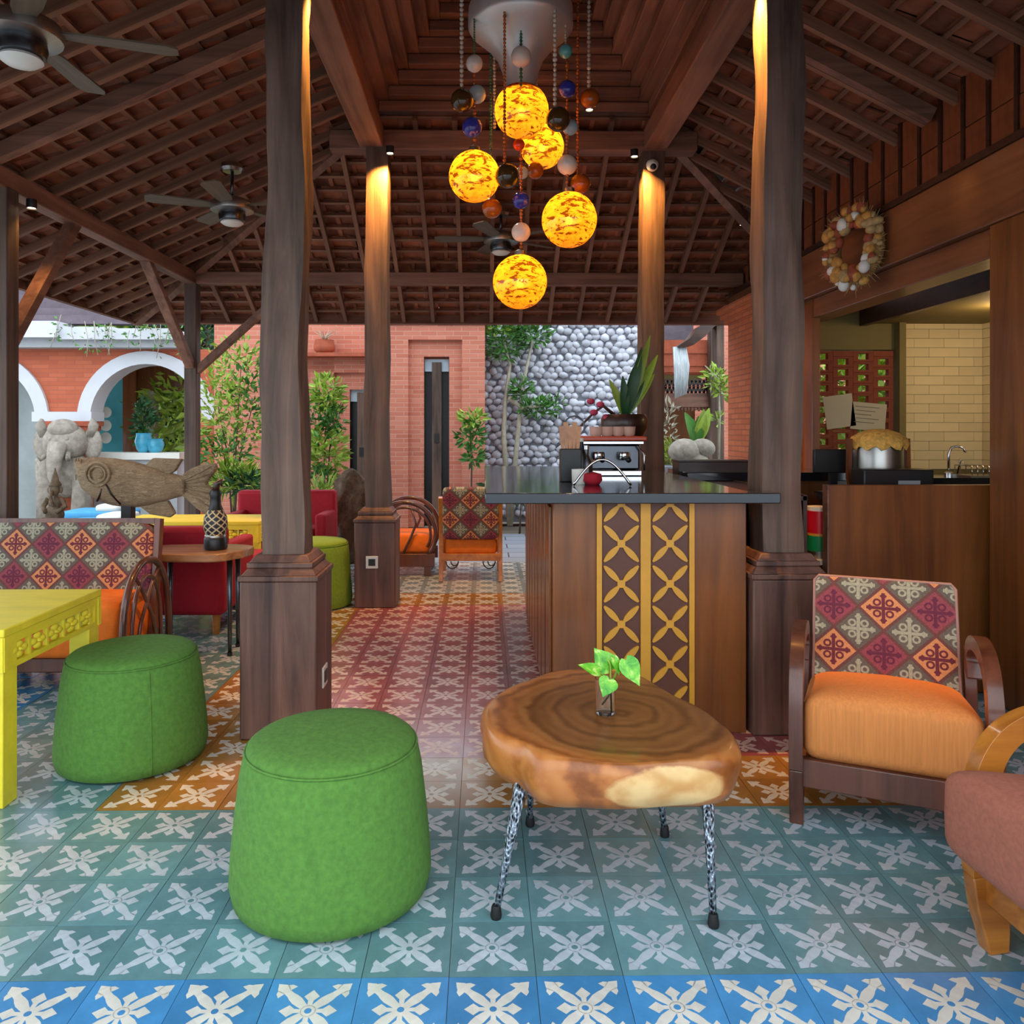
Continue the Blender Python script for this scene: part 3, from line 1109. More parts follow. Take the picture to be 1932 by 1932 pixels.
# left, set back part of the building
BY2 = .45
MB().box(Xb(404, BY + BY2), Xb(660, BY + BY2), BY2, 1.0, 0, 2.67).build('wall', M['brick_x'], bb)
MB().box(Xb(703, BY + BY2), Xb(740, BY + BY2), BY2, 1.0, 0, 2.67).build('wall', M['brick_x'], bb)
MB().box(Xb(660, BY + BY2), Xb(703, BY + BY2), BY2, 1.0, Zb(735, BY + BY2), 2.67).build('wall', M['brick_x'], bb)
slit_door(Xb(660, BY + BY2), Xb(703, BY + BY2), 0, Zb(735, BY + BY2), BY2)
for a, b_, c_, d_ in ((588, 632, 702, 1100), (632, 740, 676, 704)):
    MB().box(Xb(a, BY + BY2), Xb(b_, BY + BY2), BY2 - .07, BY2, max(0, Zb(d_, BY + BY2)), Zb(c_, BY + BY2)).build('raised_wall', M['brick_x'], bb)
MB().box(Xb(540, BY + BY2), Xb(738, BY + BY2), BY2 - .28, BY2, Zb(676, BY + BY2), Zb(669, BY + BY2)).build('ledge', M['terracotta'], bb)
# bowl planter on the ledge
p = W(612, 668, BY + BY2 - .14)
t = thing('bowl_planter', 'round terracotta bowl planter on the brick ledge with a thin spiky plant', 'planter', (p.x, p.y, p.z + .002))
MB().lathe([(.08, 0), (.13, .04), (.142, .10), (.12, .17), (.125, .18), (.11, .18)], 20).build('bowl', M['terracotta'], t, 60)
mb = MB()
for k in range(9):
    a = k * 2.4
    r_ = .09 + .06 * (k % 3)
    mb.tube([(0, 0, .17), (r_ * .4 * math.cos(a), r_ * .4 * math.sin(a), .25), (r_ * math.cos(a), r_ * math.sin(a), .30 + .03 * (k % 2))], [.008, .006, .001], 5)
mb.build('spiky_leaves', M['stem'], t, 180)

# ---- river stone wall
SY = 10.55
sw = thing('stone_wall', 'grey river stone garden wall with rounded pebbles set in dark mortar', 'wall', (W(1060, 810, SY).x, SY, 0))
sx = sw.location.x
sx0, sx1, szt = W(905, 0, SY).x - sx, W(1236, 0, SY).x - sx, W(0, 585, SY).z
MB().box(sx0, sx1, .02, .4, 0, szt + .6).build('mortar_bed', M['mortar'], sw)
st_mb = MB()
bm = bmesh.new()
bmesh.ops.create_icosphere(bm, subdivisions=1, radius=1.0)
SPH_V = [v.co.copy() for v in bm.verts]
SPH_F = [tuple(v.index for v in f.verts) for f in bm.faces]
bm.free()
st_me = MB().add(SPH_V, SPH_F).mesh('stone', M['stone'], 180)
rg = random.Random(5)
spots = []
dxs, dzs = .114, .088
row = 0
z = .12
while z < szt + .3:
    x = sx0 + .05 + (row % 2) * dxs / 2
    while x < sx1:
        spots.append((x + rg.uniform(-.024, .024), z + rg.uniform(-.02, .02)))
        x += dxs
    z += dzs
    row += 1
spots.sort(key=lambda q: (0 if (W(918, 0, SY).x - sx < q[0] < W(1210, 0, SY).x - sx and Zb(905) < q[1] < szt) else 1, rg.random()))
for n, (x, z) in enumerate(spots):
    s_ = (rg.uniform(.055, .084), rg.uniform(.045, .06), rg.uniform(.046, .068))
    e = Euler((rg.uniform(-.2, .2), rg.uniform(-.5, .5), rg.uniform(-.2, .2)))
    if n < 300:
        o = link('stone', st_me, sw, (x, .015 + rg.uniform(-.012, .01), z))
        o.rotation_euler = e
        o.scale = s_
    else:
        mtx = Matrix.Translation((x, .015, z)) @ e.to_matrix().to_4x4() @ Matrix.Diagonal((*s_, 1))
        st_mb.add([mtx @ v for v in SPH_V], SPH_F)
o = st_mb.build('stone_field', M['stone'], sw, 180)
o['kind'] = 'stuff'

# ---- arcade building on the left
AY = 11.0
ab = thing('arcade_building', 'brick arcade building with white arches, balcony edge and grey shingle roof', 'building', (W(125, 810, AY).x, AY, -.12))
ax = ab.location.x
Xa = lambda px, Y=AY: W(px, 810, Y).x - ax
Za = lambda py, Y=AY: W(913, py, Y).z + .12
zs, zt = Za(792), Za(660)
RI, RO = .775, .955
centers = [Xa(-36), Xa(278)]
# wall in vertical slices over the arches
mb = MB()
x = Xa(-170)
xe = Xa(392)
n = 90
for k in range(n):
    xa, xb = x + (xe - x) * k / n, x + (xe - x) * (k + 1) / n

    def low(xx):
        for c in centers:
            if abs(xx - c) < RO:
                return zs + math.sqrt(max(0, RO * RO - (xx - c) ** 2))
        return zs
    za, zb_ = low(xa), low(xb)
    mb.add([(xa, 0, za), (xb, 0, zb_), (xb, 0, zt), (xa, 0, zt), (xa, .3, za), (xb, .3, zb_), (xb, .3, zt), (xa, .3, zt)],
           [(0, 1, 2, 3), (4, 7, 6, 5), (0, 4, 5, 1), (3, 2, 6, 7)])
mb.build('wall', M['brick_arc'], ab)
for c in centers:
    pts = [(c + (RI + RO) / 2 * math.cos(a), .13, zs + (RI + RO) / 2 * math.sin(a)) for a in [PI * k / 24 for k in range(25)]]
    MB().strip(pts, .36, RO - RI, (0, 1, 0)).build('arch_band', M['plaster'], ab, 30)
MB().box(Xa(64), Xa(176), -.055, .315, zs - .025, zs + .11).build('impost', M['plaster'], ab)
mb = MB()
for k in range(3):
    mb.box(Xa(80 + 5 * k), Xa(176 - 5 * k), -.06 + .02 * k, .3, zs - .02 - .07 * (k + 1), zs - .02 - .07 * k)
mb.build('corbel', M['terracotta'], ab)
MB().box(Xa(96), Xa(160), 0, .3, 0, zs - .23).build('pier', M['brick_arc'], ab)
MB().box(Xa(372), Xa(400), -.03, .42, 0, zt - .01).build('pier', M['brick_arc'], ab)
MB().box(Xa(-170), Xa(352), -.25, .5, zt, zt + .16).build('balcony_slab', M['concrete'], ab)
MB().box(Xa(-170), Xa(136), -.40, .4, zt + .12, zt + .34).build('balcony_edge', M['plaster'], ab)
MB().box(Xa(136), Xa(235), -.34, .4, zt + .10, zt + .27).build('balcony_edge', M['plaster'], ab)
MB().box(Xa(235), Xa(345), -.34, .4, zt + .10, zt + .25).build('balcony_edge', M['plaster'], ab)
for k in range(5):
    MB().box(Xa(-170), Xa(350), -.12 + .09 * k, .0 + .09 * k + .1, zt + .34 + .11 * k, zt + .46 + .11 * k).build('shingle_course', M['shingle'], ab)
MB().box(Xa(-170), Xa(350), .42, .9, zt + .80, zt + 2.2).build('upper_wall', M['brick_arc'], ab)
MB().box(Xa(-60), Xa(92), .5, .6, 0, zt).build('grey_wall', mk('grey_render', c8(150, 158, 158), .85, .12, 3), ab)
tl = MB().box(Xa(150, AY + 1.4), Xa(237, AY + 1.4), 1.4, 1.5, 0, zt).build('teal_wall', M['teal'], ab)
MB().box(Xa(237, AY + 1.4), Xa(262, AY + 1.4), 1.3, 1.5, 0, zt).build('brown_pier', M['wood_red'], ab)
MB().box(Xa(262, AY + 1.4), Xa(400, AY + 1.4), 1.38, 1.5, Za(738, AY + 1.4), zt).build('header', M['wood_red'], ab)
MB().box(Xa(272, AY + 1.4), Xa(294, AY + 1.4), 1.38, 1.5, 0, Za(738, AY + 1.4)).build('door_post', M['stem'], ab)
MB().box(Xa(150, AY), Xa(395, AY), .3, 1.5, zt - .02, zt + .02).build('ceiling_slab', M['plaster'], ab)
for py in (778, 803, 826):
    p = W(201, py, AY + 1.36)
    t = thing('wall_plate', {778: 'topmost of three white plates hanging on the teal wall', 803: 'middle one of three white plates hanging on the teal wall',
                             826: 'lowest of three white plates hanging on the teal wall'}[py], 'plate', (p.x, p.y, p.z), 0, 'white plates on the teal wall')
    m_ = MB()
    m_.lathe([(.0, 0), (.05, .004), (.085, .016), (.088, .02), (.05, .012), (.0, .01)], 20, cap=False)
    m_.v = [(a, -c_, b_) for a, b_, c_ in m_.v]
    m_.build('dish', M['white'], t, 60)
# white bench counter in front of the teal wall
o = thing('bench_counter', 'long white bench top along the arcade below the teal wall', 'bench', (W(255, 900, AY + .4).x, AY + .4, -.12))
MB().box(Xa(160) - Xa(255), Xa(352) - Xa(255), -.2, .3, Za(868), Za(855)).build('bench_top', M['white'], o)
MB().box(Xa(165) - Xa(255), Xa(345) - Xa(255), -.15, .28, 0, Za(868)).build('bench_body', M['concrete'], o)
# teal glazed pots
for px, h, lab in ((274, .30, 'turquoise glazed pot on the bench, the larger one'), (296, .22, 'smaller turquoise glazed pot on the bench')):
    p = W(px, 856, AY + .45)
    t = thing('glazed_pot', lab, 'pot', (p.x, p.y - .05, p.z))
    MB().lathe([(.05, 0), (.10, h * .25), (.125, h * .6), (.10, h * .9), (.11, h), (.085, h)], 18).build('pot_body', mk('turquoise_glaze', c8(70, 160, 190), .2, .3, 6), t, 60)
# carved elephant capital on the pier
eb = thing('elephant_statue', 'carved grey stone elephant sculpture against the pier between the arches', 'statue', (W(128, 900, AY - .25).x, AY - .25, -.12))
mb = MB()
zc = Za(850)
mb.sphere((0, -.05, zc + .12), .30, .22, .26, 16, 10)
mb.sphere((0, -.12, zc + .30), .20, .16, .14, 14, 8)
mb.tube([(0, -.26, zc + .1), (0, -.34, zc - .12), (0, -.36, zc - .32), (.06, -.38, zc - .46), (.12, -.36, zc - .44)], [.12, .10, .075, .055, .04], 10)
for s_ in (-1, 1):
    mb.sphere((s_ * .33, .0, zc + .10), .14, .05, .22, 12, 8)
    mb.sphere((s_ * .11, -.23, zc + .17), .03)
    mb.tube([(s_ * .13, -.24, zc - .02), (s_ * .18, -.34, zc - .1), (s_ * .2, -.40, zc - .04)], [.035, .03, .01], 8)
    mb.tube([(s_ * .25, -.05, zc - .1), (s_ * .24, -.08, zc - .5), (s_ * .22, -.08, 0)], [.15, .13, .15], 10)
    mb.tube([(s_ * .32, 0, zc + .2), (s_ * .36, -.02, zc + .36), (s_ * .34, -.02, zc + .44)], [.06, .07, .02], 8)
mb.sphere((0, 0, zc - .3), .30, .2, .34, 14, 10)
mb.build('elephant', M['carved_stone'], eb, 180)
MB().lathe([(.42, 0), (.44, .06), (.36, .1)], 20, sy=.7).build('base', M['carved_stone'], eb, 30)

# white sun loungers with blue mattresses on the terrace
for k, (px, py, Y, lab) in enumerate(((192, 968, 8.6, 'white lounger with a blue mattress on the terrace, the nearer one'), (190, 952, 9.7, 'white lounger with a blue mattress on the terrace, the farther one'))):
    p = W(px, py, Y)
    t = thing('sun_lounger', lab, 'lounger', (p.x, Y, -.12), 0, 'loungers on the terrace')
    MB().box(-.42, .42, -.3, .3, .22, .28).build('frame', M['white'], t, bevel=.01)
    for sx_ in (-.36, .36):
        for sy_ in (-.24, .24):
            MB().box(sx_ - .025, sx_ + .025, sy_ - .025, sy_ + .025, 0, .22).build('leg', M['white'], t)
    MB().pillow((0, 0, .34), .40, .28, .055, .4, .25).build('mattress', mk('blue_canvas', c8(70, 150, 200), .8, .1), t, 180)
    MB().pillow((.18, 0, .42), .16, .24, .05, .5, .4).build('towel', M['white'], t, 180)

# ---- planting
def V3(px, py, Y):
    return W(px, py, Y)


def blob(px, py, Y, n, rx, rz, mi=0, ry=None):
    p = W(px, py, Y)
    return (p, n, (rx, ry or rx * .7, rz), mi)


gb = G(440, 1000, 0)
b0 = W(440, 930, 9.2)
shrub('bamboo_shrub', 'tall airy yellow-green shrub against the brick wall beside the rear corner post', 'shrub', (b0.x, 9.2, -.06),
      [blob(405, 760, 9.2, 220, .28, .55, 0), blob(450, 690, 9.3, 240, .34, .34, 0), blob(440, 800, 9.2, 330, .38, .5, 0), blob(475, 760, 9.3, 160, .22, .5, 1), blob(420, 860, 9.1, 160, .3, .22, 1)],
      ['leaf_y', 'leaf'], [[(b0.x, 9.2, -.06), V3(430, 860, 9.2), V3(410, 760, 9.2)], [(b0.x, 9.2, -.06), V3(445, 850, 9.2), V3(455, 690, 9.3)], [(b0.x, 9.2, -.06), V3(450, 870, 9.2), V3(478, 760, 9.3)]],
      .10, 'shrubs by the brick building', seed=11, long=2.6)
b0 = W(610, 930, 9.1)
shrub('leafy_shrub', 'bushy bright green shrub between the left columns in front of the brick wall', 'shrub', (b0.x, 9.1, -.06),
      [blob(618, 745, 9.1, 210, .17, .22, 0), blob(600, 790, 9.1, 120, .14, .3, 1), blob(628, 790, 9.1, 120, .14, .16, 1), blob(615, 850, 9.1, 320, .25, .26, 0), blob(600, 900, 9.0, 90, .2, .1, 1)],
      ['leaf_y', 'leaf'], [[(b0.x, 9.1, -.06), V3(612, 860, 9.1), V3(618, 745, 9.1)], [(b0.x, 9.1, -.06), V3(622, 850, 9.1), V3(630, 790, 9.1)]],
      .105, 'shrubs by the brick building', seed=12, long=2.4)
b0 = W(440, 965, 8.6)
shrub('spiky_groundcover', 'low spiky green plants in the bed behind the red seats', 'plant', (b0.x, 8.6, -.06),
      [blob(440, 905, 8.6, 320, .34, .14, 0), blob(470, 915, 8.5, 140, .2, .1, 1), blob(610, 930, 8.5, 120, .22, .1, 0)], ['leaf_y', 'leaf_d'],
      [[(b0.x, 8.6, -.06), V3(440, 900, 8.6)]], .16, 'shrubs by the brick building', seed=13, long=6)
b0 = W(888, 960, 9.5)
shrub('slender_plant', 'slender young green plant in front of the slit door pilaster', 'plant', (b0.x, 9.5, -.06),
      [blob(890, 790, 9.5, 60, .14, .08, 1), blob(885, 820, 9.5, 110, .14, .16, 0), blob(893, 862, 9.5, 60, .09, .12, 0)], ['leaf', 'leaf_y'],
      [[(b0.x, 9.5, -.06), V3(890, 880, 9.5), V3(886, 800, 9.5)]], .11, 'shrubs by the brick building', seed=14, long=2.5)
b0 = W(962, 905, 10.2)
shrub('climbing_tree', 'small tree with pale forked trunk and green leaves climbing the stone wall', 'tree', (b0.x, 10.2, .0),
      [blob(950, 640, 10.25, 330, .27, .3, 0), blob(1005, 625, 10.25, 260, .25, .18, 0), blob(940, 610, 10.2, 160, .2, .12, 1), blob(985, 735, 10.25, 110, .14, .14, 0), blob(1010, 770, 10.25, 130, .2, .11, 0), blob(1042, 765, 10.25, 70, .14, .12, 0)],
      ['leaf', 'leaf_y'], [[(b0.x, 10.2, 0), V3(950, 820, 10.25), V3(953, 760, 10.3), V3(962, 690, 10.3), V3(950, 640, 10.3)], [(b0.x, 10.2, 0), V3(975, 840, 10.25), V3(985, 735, 10.3), V3(1005, 640, 10.3)], [V3(960, 750, 10.28), V3(985, 770, 10.25), V3(1035, 765, 10.25)]],
      .10, None, 'stem', 15, 2.6, .04)
b0 = W(980, 955, 9.7)
shrub('fern_bed', 'dim green ferns along the foot of the stone wall', 'plant', (b0.x, 9.7, -.06),
      [blob(960, 920, 9.7, 140, .3, .14, 0), blob(1015, 925, 9.8, 140, .3, .12, 0), blob(1100, 915, 9.8, 120, .4, .12, 0)], ['leaf_d'], [[(b0.x, 9.7, -.06), V3(985, 915, 9.7)]], .15, None, seed=16, long=5)
# tree mass behind the gap left of the brick building and beyond the arch
b0 = W(395, 900, 12.6)
shrub('garden_tree', 'dense green tree filling the gap between arcade and brick building', 'tree', (b0.x, 12.6, -.3),
      [blob(392, 620, 12.6, 500, .8, .7, 0), blob(390, 740, 12.6, 420, .8, .6, 1), blob(330, 770, 12.8, 500, .8, .55, 1), blob(330, 720, 13.4, 300, .9, .4, 1)], ['leaf_d', 'leaf_y'],
      [[(b0.x, 12.6, -.3), V3(392, 760, 12.6), V3(392, 620, 12.6)]], .2, None, seed=17, long=2.4, sr=.07)
b0 = W(268, 856, AY + .6)
shrub('potted_climber', 'dark green potted climber on the bench inside the arch', 'plant', (b0.x, b0.y, b0.z), [blob(270, 790, AY + .6, 150, .14, .3, 0), blob(270, 830, AY + .6, 60, .1, .12, 1)], ['leaf_d', 'leaf'],
      [[b0, V3(270, 780, AY + .6)]], .12, None, seed=18)
# vines hanging from the balcony edge
vt = thing('hanging_vine', 'thin green vines trailing from the balcony edge above the arches', 'vine', (W(190, 620, AY - .5).x, AY - .5, W(190, 640, AY).z))
rg = random.Random(19)
mb, mb2 = MB(), MB()
for k in range(22):
    px = rg.uniform(100, 345)
    p = W(px, rg.uniform(590, 625), AY - .48) - vt.location
    L = rg.uniform(.15, .5)
    q = p + Vector((rg.uniform(-.1, .1), -.02, -L))
    mb.tube([p, (p + q) / 2 + Vector((rg.uniform(-.03, .03), 0, 0)), q], .005, 4)
    leaves(mb2, (p + q) / 2, 8, .07, (.05, .03, L * .5), 0, rg, 2.5)
mb.build('stem', M['stem'], vt, 180)
link('foliage', plain_mesh(mb2, 'foliage', [M['leaf']]), vt)

# ---- right part of the garden: spout, carved pavilion behind
RY = 11.6
gp = thing('garden_gazebo', 'carved wooden gazebo with red tiled roof edge behind the water spout', 'gazebo', (W(1310, 810, RY).x, RY, -.06))
gx = gp.location.x
Xg = lambda px, Y=RY: W(px, 810, Y).x - gx
Zg = lambda py, Y=RY: W(913, py, Y).z + .06
for a, b_, y_ in ((1336, 1360, .0), (1352, 1372, .5)):
    mb = MB()
    log_post(mb, (Xg(a) + Xg(b_)) / 2, y_, 0, 3.4, Xg(b_) - Xg(a), a, .02).build('gazebo_post', M['old_wood'], gp, 50)
MB().box(Xg(1250), Xg(1337), .1, .25, Zg(705), Zg(640)).build('roof_fascia', M['terracotta'], gp)
for k in range(5):
    MB().box(Xg(1248), Xg(1340), .06 - .02 * (k % 2), .3, Zg(646 + 12 * k) - .06, Zg(640 + 12 * k)).build('roof_course', M['terracotta'], gp)
MB().box(Xg(1250), Xg(1340), .05, .2, Zg(688), Zg(681)).build('gutter_line', M['plaster'], gp)
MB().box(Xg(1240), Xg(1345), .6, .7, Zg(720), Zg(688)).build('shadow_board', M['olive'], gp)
# fretwork frieze
mb = MB()
x, x1_ = Xg(1246), Xg(1338)
z0, z1 = Zg(741), Zg(717)
mb.box(x, x1_, .05, .09, z0 - .02, z0).box(x, x1_, .05, .09, z1, z1 + .015)
n = 12
for k in range(n):
    xa, xb = x + (x1_ - x) * k / n, x + (x1_ - x) * (k + 1) / n
    mb.beam((xa, .07, z0), (xb, .07, z1), .03, .02, (0, 1, 0)).beam((xa, .07, z1), (xb, .07, z0), .03, .02, (0, 1, 0))
    mb.lathe([(.02, -.01), (.028, 0), (.02, .01)], 8, ((xa + xb) / 2, .05, (z0 + z1) / 2))
mb.build('fretwork', M['dark_wood'], gp)
MB().box(Xg(1246), Xg(1338), .02, .16, Zg(768), Zg(742)).build('carved_beam', M['beam_x'], gp, bevel=.006)
mb = MB()
for k in range(14):
    xa = Xg(1248) + (Xg(1334) - Xg(1248)) * k / 13
    mb.sphere((xa, .06, Zg(770)), .03, .02, .035 + .012 * (k % 2), 8, 6)
mb.build('scalloped_edge', M['beam_x'], gp, 180)
MB().box(Xg(1242), Xg(1342), .9, 1.0, 0, Zg(768)).build('rear_panel', M['wood_red'], gp)
# walls and roof closing the view behind the gazebo
MB().box(Xg(1205), Xg(1470), 1.9, 2.1, 0, 4.2).build('rear_wall', M['brick_x'], gp)
for k in range(5):
    MB().box(Xg(1215), Xg(1336), .5 + .16 * k, .7 + .16 * k, Zg(652) + .14 * k, Zg(652) + .14 * k + .16).build('shingle_course', M['shingle'], gp)
# spout and water
sp_ = thing('water_spout', 'curved dark water spout projecting beside the rear right column', 'spout', (W(1290, 640, 10.4).x, 10.4, 0))
wx = sp_.location.x
Xs = lambda px: W(px, 810, 10.4).x - wx
Zs = lambda py: W(913, py, 10.4).z
pts = [(Xs(1362), 0, Zs(606)), (Xs(1338), 0, Zs(612)), (Xs(1318), 0, Zs(628)), (Xs(1300), 0, Zs(646)), (Xs(1276), 0, Zs(655))]
MB().strip(pts, [.3, .3, .3, .28, .2], [.03, .10, .15, .10, .02], (0, 1, 0)).build('spout_lip', M['dark_wood'], sp_, 60)
MB().box(Xs(1240), Xs(1365), .15, .35, Zs(600) - .02, Zs(560)).build('spout_beam', M['shingle'], sp_)
MB().box(Xs(1350), Xs(1364), -.05, .15, 0, Zs(604)).build('support_post', M['old_wood'], sp_)
wt = NT('falling_water')
wt.b.inputs['Transmission Weight'].default_value = .35
wnz = wt.noise(wt.coord('Object', (14, 14, 1.2)), 3, 4)
wt.fin(wt.ramp(wnz, [(.3, c8(190, 205, 214)), (.7, c8(245, 250, 252))]), .25)
wt.bump(wnz, .4, .02)
mb = MB()
for k in range(9):
    xa = Xs(1270) + (Xs(1291) - Xs(1270)) * k / 8
    mb.tube([(xa, -.05, Zs(655)), (xa + .004 * k, -.09, Zs(690)), (xa + .003, -.1, Zs(752 - (k * 37) % 12))], [.016, .015, .006], 6)
wtr = mb.build('falling_water', wt.mat, sp_, 180)
# basin plants
b0 = W(1312, 845, 9.6)
shrub('broad_leaf_plant', 'broad-leaved bright green plant rising behind the grey stones', 'plant', (b0.x, 9.6, 0.0), [], ['leaf'], [[(b0.x, 9.6, 0), V3(1312, 840, 9.6)]], .1, None, seed=20)
pl = [o for o in COL.objects if o.name.startswith('broad_leaf_plant')][-1]
for ch in list(pl.children):
    if ch.name.startswith('foliage'):
        bpy.data.objects.remove(ch)


def big_leaf(base, tip, w, bend=.15, n=8):
    base, tip = Vector(base), Vector(tip)
    d = tip - base
    side = d.cross(Vector((0, -1, .3))).normalized()
    up = side.cross(d).normalized()
    vs, fs = [], []
    for i in range(n + 1):
        f = i / n
        c = base + d * f + up * (bend * math.sin(PI * f) * d.length)
        ww = w * math.sin(PI * min(1, f * .92 + .06)) ** .8
        vs += [c - side * ww + up * ww * .25, c, c + side * ww + up * ww * .25]
    for i in range(n):
        o = i * 3
        fs += [(o, o + 1, o + 4, o + 3), (o + 1, o + 2, o + 5, o + 4)]
    return vs, fs


for (px, py) in ((1292, 778), (1306, 790), (1328, 772), (1338, 770), (1318, 785)):
    v_, f_ = big_leaf(W(1312, 840, 9.6) - pl.location, W(px, py, 9.6 - .1) - pl.location, .07)
    MB().add(v_, f_).build('leaf', M['leaf_y'] if px > 1320 else M['leaf'], pl, 180)
for k, (px, py, s_, lab) in enumerate(((1290, 852, .2, 'left rounded grey boulder stacked under the broad-leaved plant'), (1325, 846, .15, 'right grey boulder with stripes under the broad-leaved plant'), (1312, 872, .17, 'low pale boulder in front of the two stacked boulders'))):
    p = W(px, py, 9.3)
    m_ = MB().sphere((0, 0, 0), s_, s_ * .8, s_ * .75, 14, 9)
    m_.v = [tuple(Vector(v) * (1 + .06 * math.sin(9 * v[0] + 7 * v[2] + k))) for v in m_.v]
    o = m_.build('boulder', M['carved_stone'], None, 180, (p.x, p.y, p.z))
    tag(o, lab, 'boulder', 'boulders behind the bar')
o = MB().box(W(1245, 0, 9.3).x, W(1380, 0, 9.3).x, 9.05, 9.7, -.06, W(0, 880, 9.3).z).build('planter_bed', M['mortar'])
tag(o, 'raised stone planter bed carrying the boulders', 'planter')
b0 = W(1356, 868, 9.2)
shrub('thin_sapling', 'thin pale sapling with light green leaves beside the brick pier', 'sapling', (b0.x, 9.2, b0.z), [blob(1350, 715, 9.2, 80, .12, .14, 0), blob(1362, 735, 9.2, 60, .1, .12, 0), blob(1355, 790, 9.2, 24, .06, .06, 0)], ['leaf_y'],
      [[b0, V3(1358, 790, 9.2), V3(1356, 715, 9.2), V3(1330, 690, 9.2)]], .09, None, 'stem', 21, 2.4)
b0 = W(1262, 880, 9.6)
shrub('bright_fern', 'bright fern clump just right of the rear right column', 'plant', (b0.x, 9.6, 0), [blob(1262, 800, 9.7, 60, .08, .3, 1), blob(1262, 860, 9.6, 120, .12, .16, 0)], ['leaf_y', 'stem'], [[(b0.x, 9.6, 0), V3(1262, 850, 9.6)]], .12, None, seed=22, long=4)
# hedge behind the kitchen screen
b0 = W(1620, 800, 7.6)
shrub('hedge', 'sunlit bright green hedge seen through the breeze-block screen', 'hedge', (b0.x, 7.6, -.06), [blob(1560, 740, 7.6, 520, .5, .6, 0), blob(1640, 740, 7.6, 620, .55, .7, 0), blob(1700, 760, 7.7, 520, .55, .7, 0), blob(1620, 860, 7.7, 520, .9, .5, 0)], ['leaf_y'], [[(b0.x, 7.6, -.06), V3(1620, 760, 7.6)]], .14, None, seed=23)
# carved root screen behind the rear left column
p = W(660, 1020, 7.2)
rt = thing('root_sculpture', 'tall oval slab of gnarled driftwood standing behind the rear left column', 'sculpture', (W(662, 810, 7.36).x, 7.36, 0))
m_ = MB().sphere((0, 0, .44), .19, .11, .45, 44, 34)
rg = random.Random(9)
m_.v = [(v[0] * (1 + .10 * math.sin(19 * v[2] + 5 * v[0]) + .05 * math.sin(47 * v[2] + 23 * v[0]) + rg.uniform(-.03, .03)), v[1] * (1 + .2 * math.sin(31 * v[0] + 12 * v[2]) + .2 * math.sin(17 * v[2] - 40 * v[0]) + rg.uniform(-.1, .1)), max(0, v[2])) for v in m_.v]
m_.build('driftwood', mk('driftwood', c8(104, 84, 66), .9, .45, 16, bump=.8, bscale=30, bdist=.03), rt, 180)

# trees closing the garden behind the arcade and the gap
for k, (px, Y, lab) in enumerate(((60, 16.5, 'broad tree behind the arcade roof at the far left'), (300, 16.0, 'bright leafy tree seen through the right arch'), (430, 16.5, 'tall tree behind the left end of the brick building'), (210, 17.5, 'dark tree behind the arcade between the two arches'))):
    b0 = W(px, 900, Y)
    shrub('garden_tree', lab, 'tree', (b0.x, Y, -.5), [blob(px, 800, Y, 420, 1.5, 1.3, 1 if k == 1 else 0, .6), blob(px + 10, 640, Y, 420, 1.7, 1.4, 0, .6), blob(px - 20, 480, Y, 420, 1.9, 1.5, 0, .6)], ['leaf_d' if k != 1 else 'leaf_y', 'leaf_y'],
          [[(b0.x, Y, -.5), V3(px, 700, Y), V3(px, 500, Y)]], .42, 'trees behind the arcade', seed=40 + k, long=2.2, sr=.16)
o = MB().box(-16, 12, 19.5, 19.8, -.5, 4.2).build('wall_garden', M['brick_x'])
tag(o, 'far brick garden wall closing the view', 'wall', kind='structure')

# ================================================================== BAR COUNTER
ct = thing('bar_counter', 'wooden bar counter with a black granite top and gold lattice strip', 'counter', (.68, 3.22, 0))
CX0, CX1 = .285 - .68, 1.085 - .68
MB().box(CX0, CX1, .0, 2.0, 0, .955).build('body', M['wood_red'], ct, bevel=.004)
MB().box(CX0 + .04, CX1 - .02, .02, 1.96, -.0, .05).build('toe_board', M['dark_wood'], ct)
# vertical battens on the left flank
for k in range(8):
    MB().box(CX0 - .012, CX0, .06 + .24 * k, .24 + .24 * k, .06, .93).build('side_panel', M['wood_red'], ct, bevel=.003)
MB().prism([(.004 - .68, -.10), (1.19 - .68, -.10), (1.19 - .68, .012), (1.08 - .68 + .01, .012), (1.09 - .68, 2.12), (.004 - .68, 2.25)], lambda a, b, t_: (a, b, t_), .957, 1.0).build('granite_top', M['granite'], ct, bevel=.004)
# gold lattice
gx0, gx1 = W(1125, 0, 3.22).x - .68, W(1309, 0, 3.22).x - .68
MB().box(gx0, gx1, -.004, .0, .06, .955).build('lattice_backing', M['brown_panel'], ct)
pitch = .1655
zn = [.955 - .004 - pitch * k for k in range(6)]
xm = (gx0 + gx1) / 2
for xa, xb in ((gx0, gx0 + .022), (xm - .021, xm + .021), (gx1 - .022, gx1)):
    MB().box(xa, xb, -.016, -.004, .06, .955).build('lattice_strip', M['gold'], ct, bevel=.002)
half = (gx1 - gx0 - .044 - .042) / 4
dx, dz = half, pitch / 2
L = math.hypot(dx, dz) - .012
pet = MB()
poly = []
for i in range(9):
    f = i / 8
    poly.append((.012 + (L - .012) * f, .0035 + .0098 * math.sin(PI * f) ** .8))
poly = poly + [(a, -b) for a, b in poly[::-1]]
pet.prism(poly, lambda a, b, t_: (a, t_, b), -.014, -.004)
pet_me = pet.mesh('petal', M['gold'])
nod_me = MB().box(-.0155, .0155, -.0155, -.004, -.0155, .0155).mesh('node', M['gold'])
ang = math.atan2(dz, dx)
